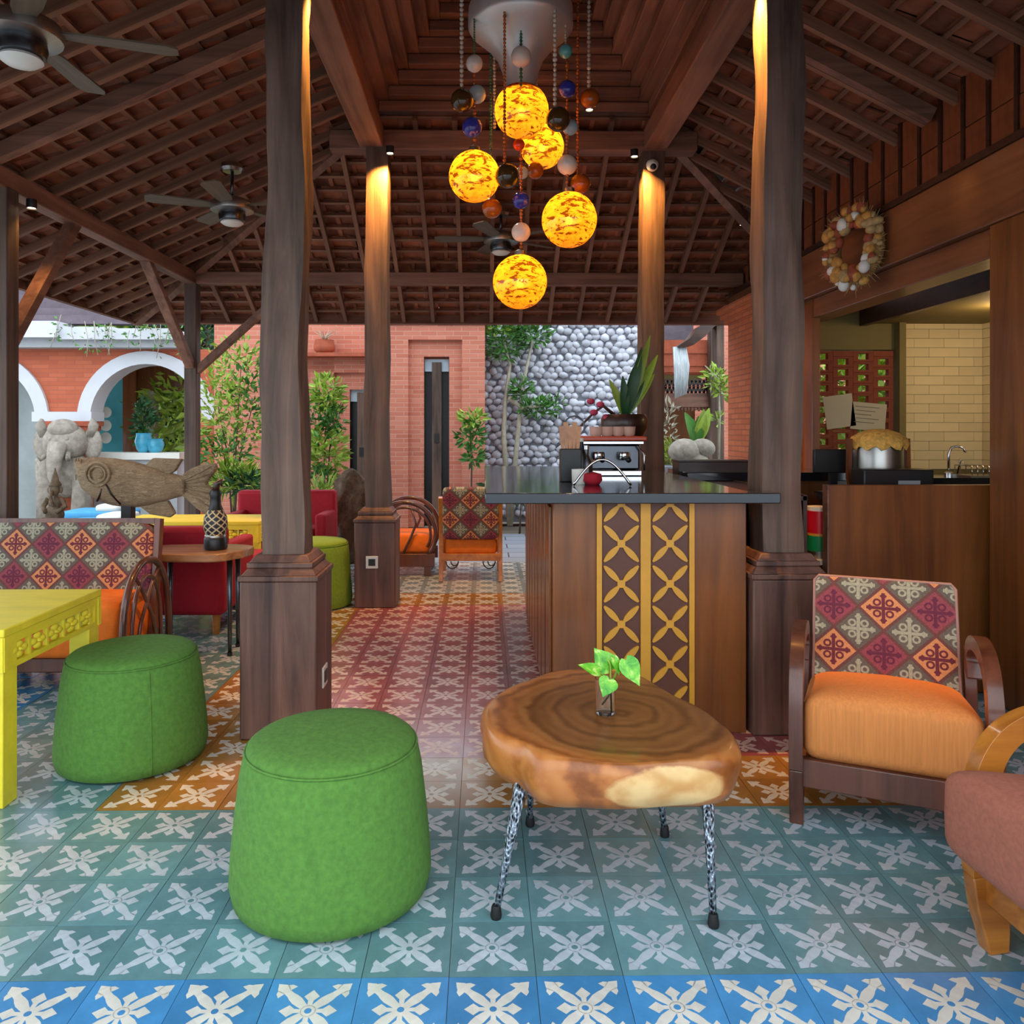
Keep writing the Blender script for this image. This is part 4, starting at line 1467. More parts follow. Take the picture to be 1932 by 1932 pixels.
for cx_ in ((gx0 + .022 + xm - .021) / 2, (xm + .021 + gx1 - .022) / 2):
    for z in zn:
        if z > .08:
            link('lattice_node', nod_me, ct, (cx_, 0, z))
        for a in (ang, PI - ang, -ang, PI + ang):
            if z + math.sin(a) * .08 > .96 or z + math.sin(a) * .08 < .06:
                continue
            o = link('lattice_petal', pet_me, ct, (cx_, 0, z))
            o.rotation_euler = (0, -a, 0)
# shelf side between counter and column
o = thing('shelf_unit', 'dark shelf with red boxes between the bar and the front right column', 'shelf', (1.24, 3.66, 0))
for z in (.02, .42, .66, .93):
    MB().box(-.12, .24, -.1, .9, z, z + .02).build('board', M['dark_wood'], o)
MB().box(.22, .238, -.1, .9, .0, .955).build('back_panel', M['dark_wood'], o)
for k in range(3):
    b = MB().box(0, .12, 0, .14, 0, .07).build('carton', [M['red'], M['white'], M['red']][k], None, loc=(1.12 + .03 * k, 3.62 + .17 * k, .44 + .0))
    tag(b, ['front red carton on the dark shelf beside the bar', 'white carton on the dark shelf beside the bar', 'rear red carton on the dark shelf beside the bar'][k], 'carton', 'cartons on the shelf beside the bar')

# ---- things on the bar
TOP = 1.0
def on_bar(px, py, Z=TOP):
    return G(px, py, Z)


# espresso machine
p = on_bar(1160, 897)
em = thing('espresso_machine', 'steel espresso machine with a red tray on the bar counter', 'coffee machine', (W(1155, 0, p.y).x, p.y, TOP + .001))
s_ = p.y / FPX
w_ = 105 * s_
MB().box(-w_ / 2, w_ / 2, 0, .34, .03, .17).build('body', M['steel_dark'], em, bevel=.01)
MB().box(-w_ / 2 - .02, w_ / 2 + .02, -.02, .36, .17, .19).build('warming_plate', M['chrome'], em, bevel=.004)
MB().box(-w_ / 2 - .03, w_ / 2 + .035, -.03, .37, .19, .215).build('cup_tray', mk('orange_red_enamel', c8(196, 72, 44), .35, .1), em, bevel=.006)
MB().box(-w_ / 2, w_ / 2, -.06, .0, 0, .03).build('drip_tray', M['chrome'], em, bevel=.004)
for x_ in (-.08, .06):
    g = MB().lathe([(.03, 0), (.034, .012), (.034, .035), (.03, .045)], 14, (x_, -.035, .085)).build('group_head', M['chrome'], em, 40)
    MB().tube([(x_, -.06, .10), (x_, -.13, .095), (x_, -.17, .09)], [.012, .013, .015], 8).build('portafilter', M['black'], g, 180)
MB().tube([(w_ / 2 - .02, -.02, .16), (w_ / 2 + .015, -.05, .12), (w_ / 2 + .01, -.06, .03)], .006, 6).build('steam_wand', M['chrome'], em, 180)
MB().lathe([(.05, 0), (.055, .02), (.05, .11), (.03, .13)], 14, (-w_ / 2 - .05, -.02, .05)).build('side_tank', M['red'], em, 40)
# cups on the machine
for k in range(4):
    m_ = MB().lathe([(.024, 0), (.034, .01), (.038, .05), (.040, .055), (.036, .055), (.031, .012), (.0, .010)], 16, cap=False)
    o = m_.build('cup', mk('glazed_cup', c8(206, 176, 158), .3, .06), None, 60, (em.location.x - .075 + .062 * k, em.location.y + .10, TOP + .2155))
    tag(o, ['leftmost', 'second from left', 'third from left', 'rightmost'][k] + ' of the pale cups on top of the espresso machine', 'cup', 'cups on the espresso machine')
# utensil box, bottles, mug, wire loop
p = on_bar(1076, 908)
t = thing('utensil_holder', 'dark box holding wooden utensils at the left of the espresso machine', 'holder', (p.x, p.y, TOP))
MB().box(-.05, .05, -.045, .045, 0, .16).build('box', M['black'], t, bevel=.004)
for k in range(5):
    MB().beam((-.035 + .017 * k, 0, .12), (-.045 + .022 * k, .0, .27 + .02 * (k % 2)), .012, .012, (0, 1, 0), w2=.026, h2=.008).build('spoon', M['chair_wood_or'], t)
MB().tube([(.02 + .05 * math.cos(a), .0, .27 + .05 * math.sin(a)) for a in [2 * PI * k / 16 for k in range(16)]], .004, 6, True).build('wire_whisk', M['steel_dark'], t, 180)
for px, h, mt, lab in ((1096, .19, 'black', 'black bottle standing beside the utensil box on the bar'), (1106, .15, 'steel_dark', 'dark steel flask beside the espresso machine')):
    p = on_bar(px, 902)
    t = thing('bottle', lab, 'bottle', (p.x, p.y, TOP), 0, 'bottles on the bar')
    MB().lathe([(.03, 0), (.034, .01), (.034, h * .6), (.014, h * .8), (.014, h)], 14).build('glass_body', M[mt], t, 40)
    MB().lathe([(.016, h), (.016, h + .02)], 10).build('cap', M['white'] if mt == 'black' else M['chrome'], t)
p = on_bar(1086, 912)
m_ = MB().lathe([(.028, 0), (.034, .006), (.036, .07), (.033, .07), (.03, .01), (0, .008)], 16, cap=False)
o = m_.build('mug', M['white'], None, 60, (p.x + .01, p.y - .06, TOP))
tag(o, 'small white cup in front of the utensil box', 'cup')
p = on_bar(1138, 918)
o = MB().tube([(-.13 + .26 * f, 0, .004 + .115 * math.sin(PI * f)) for f in [k / 24 for k in range(25)]], .006, 8).build('wire_arch', M['chrome'], None, 180, (p.x, p.y + .03, TOP))
tag(o, 'bent chrome wire arch standing on the bar in front of the espresso machine', 'rack')
o = MB().lathe([(.03, 0), (.045, .02), (.04, .05), (.0, .06)], 14).build('sugar_pot', M['red'], None, 60, (p.x - .03, p.y + .12, TOP))
tag(o, 'dark red sugar pot behind the chrome wire arch', 'pot')
# bowl planter with the bromeliad behind the machine
p = on_bar(1180, 888)
pb = thing('carved_bowl_plant', 'dark carved bowl of long arching leaves and pink blooms behind the espresso machine', 'plant', (W(1178, 0, 4.95).x, 4.95, TOP))
MB().lathe([(.07, 0), (.10, .02), (.06, .07), (.05, .12), (.11, .19), (.145, .26), (.15, .32), (.13, .35), (.10, .35)], 20).build('bowl', M['dark_wood'], pb, 50)
for k, (dx_, dz_, w_) in enumerate(((.10, .62, .03), (.16, .70, .028), (.06, .50, .03), (.22, .58, .03), (-.02, .44, .03), (-.10, .42, .026), (.14, .5, .03), (.2, .46, .026))):
    v_, f_ = big_leaf((.0, 0, .32), (dx_, -.05 + .03 * (k % 4), dz_ + .15), w_, .12)
    MB().add(v_, f_).build('leaf', M['leaf_y'] if k % 2 else M['leaf_d'], pb, 180)
for k, (dx_, dz_) in enumerate(((-.20, .33), (-.16, .38), (-.22, .40), (-.12, .30))):
    MB().sphere((dx_, -.05, dz_ + .03), .026, .022, .02, 10, 6).build('bloom', mk('pink_bloom', c8(190, 60, 90), .6, .3, 20), pb, 180)
MB().tube([(-.05, -.03, .33), (-.14, -.05, .40), (-.2, -.05, .36), (-.34, -.06, .22), (-.44, -.06, .14)], [.012, .01, .008, .006, .003], 6).build('branch', M['dark_wood'], pb, 180)
# dark wooden box at the right end
p = on_bar(1350, 900)
o = thing('display_box', 'long dark wooden box on the far right end of the bar', 'box', (W(1350, 0, 4.75).x, 4.75, TOP))
bw_ = 140 * 4.75 / FPX
MB().box(-bw_ / 2, bw_ / 2, 0, .16, W(0, 905, 4.75).z - TOP, W(0, 872, 4.75).z - TOP).build('box_body', M['dark_wood'], o, bevel=.004)
MB().box(-bw_ / 2 - .004, bw_ / 2 + .004, -.004, .164, W(0, 872, 4.75).z - TOP, W(0, 869, 4.75).z - TOP).build('box_lid', M['dark_wood'], o)
MB().box(-bw_ / 2 + .03, -bw_ / 2 + .05, .05, .1, 0, W(0, 905, 4.75).z - TOP).box(bw_ / 2 - .05, bw_ / 2 - .03, .05, .1, 0, W(0, 905, 4.75).z - TOP).build('box_feet', M['dark_wood'], o)
o = thing('side_counter', 'low dark counter running from the bar to the brick pier', 'counter', (1.75, 4.85, 0))
MB().box(-.55, .56, -.25, .25, .95, 1.0).build('counter_top', M['granite'], o, bevel=.004)
MB().box(-.5, .54, -.2, .24, 0, .95).build('counter_body', M['wood_red'], o)

# ================================================================== KITCHEN THINGS
hw = thing('half_wall', 'plain brown wooden half wall in front of the kitchen alcove', 'partition', (2.07, 3.70, 0))
hx0, hx1 = W(1562, 0, 3.70).x - 2.07, W(1908, 0, 3.70).x - 2.07
MB().box(hx0, hx1, 0, .05, 0, W(0, 917, 3.70).z - .0).build('panel', M['wood_red'], hw, bevel=.003)
MB().box(hx0 - .004, hx0 + .004, -.003, .05, 0, W(0, 917, 3.70).z).build('edge_strip', M['beam_x'], hw)
kt = thing('kitchen_counter', 'kitchen worktop behind the brown half wall', 'counter', (2.4, 4.0, 0))
MB().box(-.5, 1.35, -.2, .45, .86, .90).build('counter_top', M['granite'], kt)
MB().box(-.48, 1.3, -.18, .44, 0, .86).build('counter_body', M['dark_wood'], kt)
kt2 = thing('sink_counter', 'kitchen sink counter along the cream tiled wall', 'counter', (3.2, 5.7, 0))
MB().box(-.55, .60, -.35, .3, .86, .92).build('counter_top', M['granite'], kt2)
MB().box(-.5, .58, -.3, .3, 0, .86).build('counter_body', M['dark_wood'], kt2)
# stainless urn with woven lid
p = W(1655, 915, 4.1)
ur = thing('steel_urn', 'stainless steel urn with a yellow woven cover on the kitchen worktop', 'urn', (W(1657, 0, 4.1).x, 4.1, .90))
r_ = 44 * 4.1 / FPX
zt = W(0, 835, 4.1).z - .90
MB().lathe([(r_ * .9, 0), (r_, .02), (r_, zt), (r_ * .96, zt + .01)], 28).build('pot_body', M['brushed'], ur, 40)
m_ = MB()
nn = 36
prof = [(1.10, -.03), (1.16, -.012), (1.06, .018), (.8, .05), (.4, .068), (.02, .072)]
vs, fs = [], []
for i, (f, z) in enumerate(prof):
    for k in range(nn):
        a = 2 * PI * k / nn
        wv = 1 + (.05 * math.sin(9 * a) if i < 3 else .02 * math.sin(7 * a))
        vs.append((r_ * f * wv * math.cos(a), r_ * f * wv * math.sin(a), zt + z + (.012 * math.sin(11 * a) if i < 3 else 0)))
for i in range(len(prof) - 1):
    for k in range(nn):
        fs.append((i * nn + k, i * nn + (k + 1) % nn, (i + 1) * nn + (k + 1) % nn, (i + 1) * nn + k))
m_.add(vs, fs)
m_.build('woven_cover', mk('gold_wicker', c8(226, 170, 80), .8, .3, 60, bump=.6, bscale=70), ur, 180)
for s_ in (-1, 1):
    MB().strip([(s_ * (r_ + .01), 0, 0), (s_ * (r_ + .035), 0, .1), (s_ * (r_ + .03), 0, zt + .02)], .03, .02, (0, 1, 0)).build('wooden_rail', M['wood_red'], ur)
MB().box(-.012, .012, -r_ - .012, -r_ + .005, .02, .09).build('spigot', M['chrome'], ur)
# black appliance box
p = W(1705, 915, 4.0)
o = thing('coffee_grinder', 'low black appliance with a pale label beside the steel urn', 'appliance', (W(1690, 0, 3.92).x, 3.92, .90))
MB().box(-.19, .16, -.06, .08, 0, W(0, 886, 3.92).z - .90).build('body', M['black'], o, bevel=.006)
MB().box(-.02, .09, -.063, -.058, .06, .10).build('label_plate', mk('grey_label', c8(150, 150, 152), .5, .05), o)
# monitor
o = thing('monitor', 'black computer monitor on the kitchen worktop beside the column', 'monitor', (W(1572, 0, 4.3).x, 4.3, .90))
MB().box(-.11, .115, -.015, .015, W(0, 893, 4.3).z - .90, W(0, 848, 4.3).z - .90).build('screen', M['black'], o, bevel=.004)
MB().box(-.02, .02, -.01, .02, .0, .12).build('stand', M['black'], o)
MB().box(-.08, .08, -.05, .06, 0, .012).build('base', M['black'], o)
# tap and drainer
p = W(1800, 912, 5.6)
tp = thing('kitchen_tap', 'tall chrome gooseneck tap over the kitchen sink', 'tap', (W(1790, 0, 5.62).x, 5.62, .92))
h_ = W(0, 842, 5.62).z - .92
MB().tube([(0, 0, 0), (0, 0, h_ * .75), (.02, 0, h_ * .95), (.055, -.02, h_), (.085, -.04, h_ * .93), (.09, -.05, h_ * .78)], .009, 8).build('spout', M['chrome'], tp, 180)
MB().lathe([(.03, 0), (.03, .02), (.016, .03)], 14).build('tap_base', M['chrome'], tp)
MB().tube([(.09, .05, .0), (.10, .02, h_ * .55), (.13, 0, h_ * .3)], .006, 6).build('lever', M['chrome'], tp, 180)
o = thing('dish_rack', 'low steel dish rack beside the kitchen tap', 'rack', (W(1865, 0, 5.5).x, 5.5, .92))
for k in range(10):
    MB().tube([(-.18 + .04 * k, -.1, .0), (-.18 + .04 * k, -.1, .08), (-.18 + .04 * k, .1, .08), (-.18 + .04 * k, .1, .0)], .004, 5).build('wire', M['chrome'], o, 180)
MB().box(-.2, .2, -.12, .12, .0, .012).build('tray', M['brushed'], o)
# papers clipped to the screen
for k, (cx_, cy_, w_, h__, a, lab) in enumerate(((1585, 776, 56, 62, -8, 'plain paper sheet taped to the terracotta screen'), (1640, 786, 66, 52, 5, 'wide paper sheet with faint writing taped to the terracotta screen'))):
    p = W(cx_, cy_, KY - .02)
    s_ = KY / FPX
    t = thing('paper_sheet', lab, 'paper', (p.x, KY - .006, p.z))
    o = MB().box(-w_ * s_ / 2, w_ * s_ / 2, -.003, 0, -h__ * s_ / 2, h__ * s_ / 2).build('sheet', mk('paper', c8(186, 176, 150), .8, .05), t)
    o.rotation_euler = (0, R(a), 0)
    if k == 1:
        for q in range(5):
            MB().box(-.11 + .01 * (q % 2), .08 - .03 * (q % 3), -.0045, -.003, .07 - .03 * q, .075 - .03 * q).build('writing_line', mk('ink', c8(110, 100, 90), .8, .1), o)
# striped tins between column and half wall
tn = thing('tin_can', 'red and green tin can standing behind the front right column', 'can', (W(1545, 0, 3.85).x, 3.85, W(0, 1055, 3.85).z))
z0 = 0
for h_, c_ in ((.035, 'grey'), (.075, 'green'), (.012, 'gold'), (.11, 'red'), (.02, 'white')):
    MB().lathe([(.055, z0), (.055, z0 + h_)], 18).build('band', {'grey': M['brushed'], 'green': mk('green_tin', c8(20, 130, 80), .35, .05), 'gold': M['gold'], 'red': mk('red_tin', c8(196, 20, 40), .35, .08), 'white': M['white']}[c_], tn)
    z0 += h_
st_ = thing('can_stand', 'small dark shelf carrying the tin can beside the column', 'shelf', (W(1545, 0, 3.85).x, 3.85, 0))
zz = W(0, 1055, 3.85).z
MB().box(-.08, .08, -.08, .08, zz - .025, zz - .001).build('board', M['white'], st_)
for sx_ in (-.07, .07):
    for sy_ in (-.07, .07):
        MB().box(sx_ - .008, sx_ + .008, sy_ - .008, sy_ + .008, 0, zz - .025).build('leg', M['dark_wood'], st_)

# wreath on the lintel
p = W(1621, 476, 4.78)
wt_ = thing('shell_wreath', 'dried wreath of shells, pods and straw hanging on the wooden lintel', 'wreath', (WALLX - .125, 4.66, p.z), R(24))
rg = random.Random(4)
WR, WZ = .155, .185
m_ = MB().tube([(0, WR * math.cos(a), WZ * math.sin(a)) for a in [2 * PI * k / 28 for k in range(28)]], .042, 10, True)
m_.build('straw_ring', mk('straw', c8(150, 112, 62), .9, .4, 40, bump=.8, bscale=60), wt_, 180)
for k in range(84):
    a = 2 * PI * k / 84 * 5
    rr = rg.uniform(-.055, .055)
    r_ = rg.uniform(.018, .042)
    col_ = rg.choice(['shell', 'pod', 'rust', 'pod', 'straw2', 'straw2'])
    mt = {'shell': 'white', 'pod': 'wr_pod', 'rust': 'wr_rust', 'straw2': 'wr_straw'}[col_]
    if mt not in M:
        M[mt] = mk(mt, {'wr_pod': c8(196, 140, 66), 'wr_rust': c8(150, 70, 44), 'wr_straw': c8(178, 146, 96)}[mt], .7, .3, 30)
    MB().sphere((-.045 + .55 * abs(rr) - rg.uniform(0, .012), (WR + rr) * math.cos(a), (WZ + rr) * math.sin(a)), r_ * .8, r_, r_ * rg.uniform(.7, 1.2), 9, 6).build('shell' if mt == 'white' else 'pod', M[mt], wt_, 180)
m_ = MB()
for k in range(260):
    a = rg.uniform(0, 2 * PI)
    q = Vector((-.01, WR * math.cos(a), WZ * math.sin(a)))
    d = Vector((rg.uniform(-.04, .0), math.cos(a) * rg.uniform(.03, .1), math.sin(a) * rg.uniform(.03, .1))) + Vector((0, rg.uniform(-.03, .03), rg.uniform(-.03, .03)))
    m_.tube([q, q + d], [.003, .001], 4)
o = m_.build('straw_wisps', M['wr_straw'] if 'wr_straw' in M else M['stem'], wt_, 180)
o['kind'] = 'stuff'

# ================================================================== POUFS
def pouf(px_c, Y, label, felt, rb=.272, rt=.236, h=.41, rz=0.0, grp='green felt poufs'):
    x = W(px_c, 0, Y).x
    t = thing('pouf', label, 'pouf', (x, Y, 0), rz, grp)
    prof = [(rb * .90, 0.004), (rb * .97, .012), (rb, .05), (rb * .985, .12), (rb * .95, .22), (rt * 1.04, .33), (rt * 1.0, h - .035), (rt * .975, h - .02)]
    MB().lathe(prof, 56).build('body', felt, t, 180)
    MB().lathe([(rt * .975, h - .02), (rt * .955, h - .008), (rt * .90, h + .002), (rt * .7, h + .010), (rt * .35, h + .014), (.005, h + .015)], 56).build('top_cover', felt, t, 180)
    MB().tube([(rt * .98 * math.cos(a), rt * .98 * math.sin(a), h - .020) for a in [2 * PI * k / 56 for k in range(56)]], .0035, 6, True).build('welt', felt, t, 180)
    a = R(-68)
    MB().tube([((r + .0005) * math.cos(a), (r + .0005) * math.sin(a), z) for r, z in prof[1:]], .0022, 5).build('seam', felt, t, 180)
    MB().lathe([(rb * .88, 0), (rb * .88, .006)], 40).build('glide', M['black'], t)
    return t


pouf(627, 2.165, 'round green felt pouf in the foreground, nearest the camera', M['felt'], rz=R(150))
pouf(251, 3.03, 'green felt pouf beside the yellow table in front of the patterned sofa', M['felt'], rz=R(15))
pouf(595, 5.62, 'lime green felt pouf half hidden behind the front left column', M['felt_far'], .262, .235, .46)

# ================================================================== SLAB COFFEE TABLE
def slab_wood():
    t = NT('suar_slab')
    tc = t.n('ShaderNodeTexCoord')
    sp = t.n('ShaderNodeSeparateXYZ')
    vec = t.coord('Object', (1, 1, 1.2))
    n0 = t.noise(vec, 3.2, 4, .55)
    n1 = t.noise(vec, 14, 4, .6)
    t.L(tc.outputs['Object'], sp.inputs[0])
    dx = t.M('SUBTRACT', sp.outputs[0], .04)
    dy = t.M('SUBTRACT', sp.outputs[1], -.03)
    dz = t.M('MULTIPLY', t.M('SUBTRACT', sp.outputs[2], .45), 1.4)
    r = t.M('SQRT', t.M('ADD', t.M('ADD', t.M('MULTIPLY', dx, dx), t.M('MULTIPLY', dy, dy)), t.M('MULTIPLY', dz, dz)))
    rr = t.M('ADD', r, t.M('MULTIPLY', t.M('SUBTRACT', n0, .5), .17))
    wave = t.M('MULTIPLY_ADD', t.M('SINE', t.M('ADD', t.M('MULTIPLY', rr, 150), t.M('MULTIPLY', n1, 5))), .5, .5)
    wave2 = t.M('MULTIPLY_ADD', t.M('SINE', t.M('ADD', t.M('MULTIPLY', rr, 74), t.M('MULTIPLY', n0, 8))), .5, .5)
    f = t.M('ADD', t.M('MULTIPLY', wave, .24), t.M('ADD', t.M('MULTIPLY', wave2, .24), t.M('MULTIPLY', n1, .52)))
    heart = t.ramp(f, [(.15, c8(92, 54, 26)), (.5, c8(124, 78, 40)), (.85, c8(146, 96, 52))])
    outer = t.ramp(f, [(.15, c8(116, 60, 24)), (.5, c8(172, 102, 48)), (.85, c8(196, 130, 70))])
    c = t.mix(t.ramp(rr, [(.26, (0, 0, 0, 1)), (.36, (1, 1, 1, 1))]), heart, outer)
    # pale sapwood streak on the front edge
    sxx = t.M('DIVIDE', t.M('SUBTRACT', sp.outputs[0], .10), .16)
    szz = t.M('DIVIDE', t.M('SUBTRACT', sp.outputs[2], .385), .058)
    syy = t.M('DIVIDE', t.M('ADD', sp.outputs[1], .36), .10)
    sm = t.M('ADD', t.M('ADD', t.M('MULTIPLY', sxx, sxx), t.M('MULTIPLY', szz, szz)), t.M('MULTIPLY', syy, syy))
    sm = t.M('ADD', sm, t.M('MULTIPLY', t.M('SUBTRACT', n1, .5), .8))
    mask = t.ramp(sm, [(.80, (1, 1, 1, 1)), (1.0, (0, 0, 0, 1))])
    sap = t.ramp(f, [(.2, c8(196, 142, 80)), (.8, c8(228, 190, 130))])
    c = t.mix(mask, c, sap)
    t.bump(f, .12, .004)
    return t.fin(c, t.M('MULTIPLY_ADD', n1, .15, .26), 0, .4, .15)


tb = thing('coffee_table', 'thick live-edge suar wood slab coffee table on hammered metal legs', 'table', (W(1140, 0, 2.24).x, 2.24, 0))
n = 96
SLAB = [(.15, .35), (.215, .20), (.262, .06), (.315, -.10), (.325, -.20), (.275, -.31), (.14, -.355), (-.10, -.355), (-.215, -.315), (-.255, -.245), (-.325, -.17), (-.352, .0), (-.325, .13), (-.225, .27), (-.115, .365), (.02, .385)]
SLABP = sorted((math.atan2(q[1], q[0]) % (2 * PI), math.hypot(*q)) for q in SLAB)


def slab_r(a):
    """outline of the slab measured from its middle: broad at the front, narrowing to the back, nicked at the front left"""
    a %= 2 * PI
    P = [(x - 2 * PI, r) for x, r in SLABP[-2:]] + SLABP + [(x + 2 * PI, r) for x, r in SLABP[:3]]
    for i in range(1, len(P) - 2):
        if P[i][0] <= a <= P[i + 1][0]:
            t = (a - P[i][0]) / (P[i + 1][0] - P[i][0])
            p0, p1, p2, p3 = P[i - 1][1], P[i][1], P[i + 1][1], P[i + 2][1]
            r = .5 * (2 * p1 + (p2 - p0) * t + (2 * p0 - 5 * p1 + 4 * p2 - p3) * t * t + (3 * p1 - p0 - 3 * p2 + p3) * t ** 3)
            return r * (1 + .006 * math.sin(11 * a))
    return SLABP[0][1]


levels = [(.314, .78), (.318, .87), (.332, .94), (.362, .985), (.398, 1.0), (.425, .995), (.440, .98), (.447, .965), (.4505, .945), (.4515, .92), (.4515, .70), (.4515, .45), (.4515, .2)]
vs, fs = [], []
for z, f in levels:
    for k in range(n):
        a = 2 * PI * k / n
        wob = 1 + (.012 * math.sin(7 * a + z * 60) if .34 < z < .44 else 0)
        r = slab_r(a) * f * wob
        dz = .006 * math.sin(4 * a + 1) if z < .45 else 0
        vs.append((r * math.cos(a), r * math.sin(a), z + dz))
for i in range(len(levels) - 1):
    for k in range(n):
        fs.append((i * n + k, i * n + (k + 1) % n, (i + 1) * n + (k + 1) % n, (i + 1) * n + k))
fs += [tuple(range(n))[::-1], tuple(range((len(levels) - 1) * n, len(levels) * n))]
MB().add(vs, fs).build('slab_top', slab_wood(), tb, 180)
ham = NT('hammered_metal')
vo = ham.n('ShaderNodeTexVoronoi')
vo.inputs['Scale'].default_value = 130
ham.L(ham.coord('Object', (1, 1, .6)), vo.inputs['Vector'])
ham.fin(ham.ramp(vo.outputs[0], [(.25, c8(30, 32, 38)), (.6, c8(168, 178, 190))]), .35, .7)
ham.bump(vo.outputs[0], .8, .01)
ox, oy = tb.location.x, tb.location.y
for (px, py, tx, ty) in ((936, 1732, -.245, -.20), (1346, 1748, .235, -.21), (1254, 1578, .17, .15), (1000, 1558, -.20, .15)):
    g = G(px, py)
    b = Vector((g.x - ox, g.y - oy, 0))
    lg = MB().tube([(b.x, b.y, .012), (b.x * .5 + tx * .5, b.y * .5 + ty * .5, .18), (tx, ty, .345)], [.0085, .012, .019], 12).build('leg', ham.mat, tb, 180)
    MB().lathe([(.013, 0), (.015, .008), (.012, .03), (.010, .034)], 12, (b.x, b.y, 0)).build('foot', M['rubber'], lg, 60)
# glass with cutting
g = G(1142, 1347, .4515)
vz = thing('glass_vase', 'small clear glass of water standing on the slab table', 'vase', (g.x, g.y, .4525))
gl = NT('clear_glass')
gl.b.inputs['Transmission Weight'].default_value = 1.0
gl.b.inputs['IOR'].default_value = 1.3
gl.fin((1, 1, 1, 1), .02)
MB().lathe([(.025, 0), (.0275, .003), (.0285, .10), (.0265, .10), (.0255, .010), (.0, .009)], 28, cap=False).add([], []).build('tumbler', gl.mat, vz, 60)
MB().lathe([(.0, .0), (.025, .0), (.0275, .003), (.0255, .009), (.0, .009)], 28, cap=False).build('glass_base', gl.mat, vz, 60)
wtm = NT('water')
wtm.b.inputs['Transmission Weight'].default_value = 1.0
wtm.b.inputs['IOR'].default_value = 1.2
wtm.fin((.96, .98, 1, 1), .0)
pt_ = thing('pothos_cutting', 'green and yellow pothos cutting in the small glass', 'plant', (g.x, g.y, .4525))
def leafmat():
    t = NT('pothos_leaf')
    vec = t.coord('Object', (1, 1, 1))
    f = t.noise(vec, 34, 4, .6, .8)
    return t.fin(t.ramp(f, [(.35, c8(58, 150, 28)), (.56, c8(120, 196, 50)), (.68, c8(214, 226, 130))]), .35)


PL = leafmat()
def heart_leaf(parent, c, tip, w, face):
    c, tip = Vector(c), Vector(tip)
    d = tip - c
    L = d.length
    d.normalize()
    side = d.cross(Vector(face)).normalized()
    nn = side.cross(d).normalized()
    prof = [(-.12, .30), (-.06, .62), (.06, .88), (.2, 1.0), (.36, .96), (.52, .78), (.7, .5), (.86, .22), (1.0, .02)]
    vs, fs = [c], []
    for f, ww in prof:
        cup = .18 * ww * w
        m = c + d * (max(f, 0) * L) + nn * (-.10 * L * f * f)
        e = c + d * (f * L) + nn * (-.10 * L * f * f)
        vs += [e - side * (w * ww) + nn * cup, m, e + side * (w * ww) + nn * cup]
    k = len(prof)
    for i in range(k - 1):
        o = 1 + i * 3
        fs += [(o, o + 1, o + 4, o + 3), (o + 1, o + 2, o + 5, o + 4)]
    return MB().add(vs, fs).build('leaf', PL, parent, 180)


def V(px, py, dy=0.0):
    return W(px, py, g.y + dy) - pt_.location


heart_leaf(pt_, V(1140, 1243), V(1138, 1218), .030, (0, -1, .4)) if False else None
heart_leaf(pt_, V(1150, 1262, .01), V(1122, 1222, .03), .034, (.1, -1, .5))
heart_leaf(pt_, V(1130, 1268, -.01), V(1092, 1252, -.02), .020, (.1, -.7, .8))
heart_leaf(pt_, V(1158, 1240, -.01), V(1170, 1274, -.03), .014, (.5, -1, .2))
heart_leaf(pt_, V(1181, 1245, -.02), V(1207, 1294, -.05), .029, (-.2, -1, .5))
heart_leaf(pt_, V(1150, 1282, -.03), V(1138, 1314, -.06), .028, (0, -1, .4))
m_ = MB()
for path in ((V(1153, 1340), V(1152, 1290), V(1152, 1255), V(1148, 1245)), (V(1153, 1300), V(1162, 1272), V(1172, 1250), V(1181, 1245, -.02)), (V(1152, 1290), V(1140, 1275), V(1130, 1268, -.01)),
             (V(1136, 1328), V(1148, 1312), V(1152, 1290), V(1150, 1282, -.03)), (V(1155, 1285), V(1164, 1265), V(1158, 1240, -.01))):
    m_.tube(path, .0024, 6)
m_.build('stem', M['leaf_y'], pt_, 180)

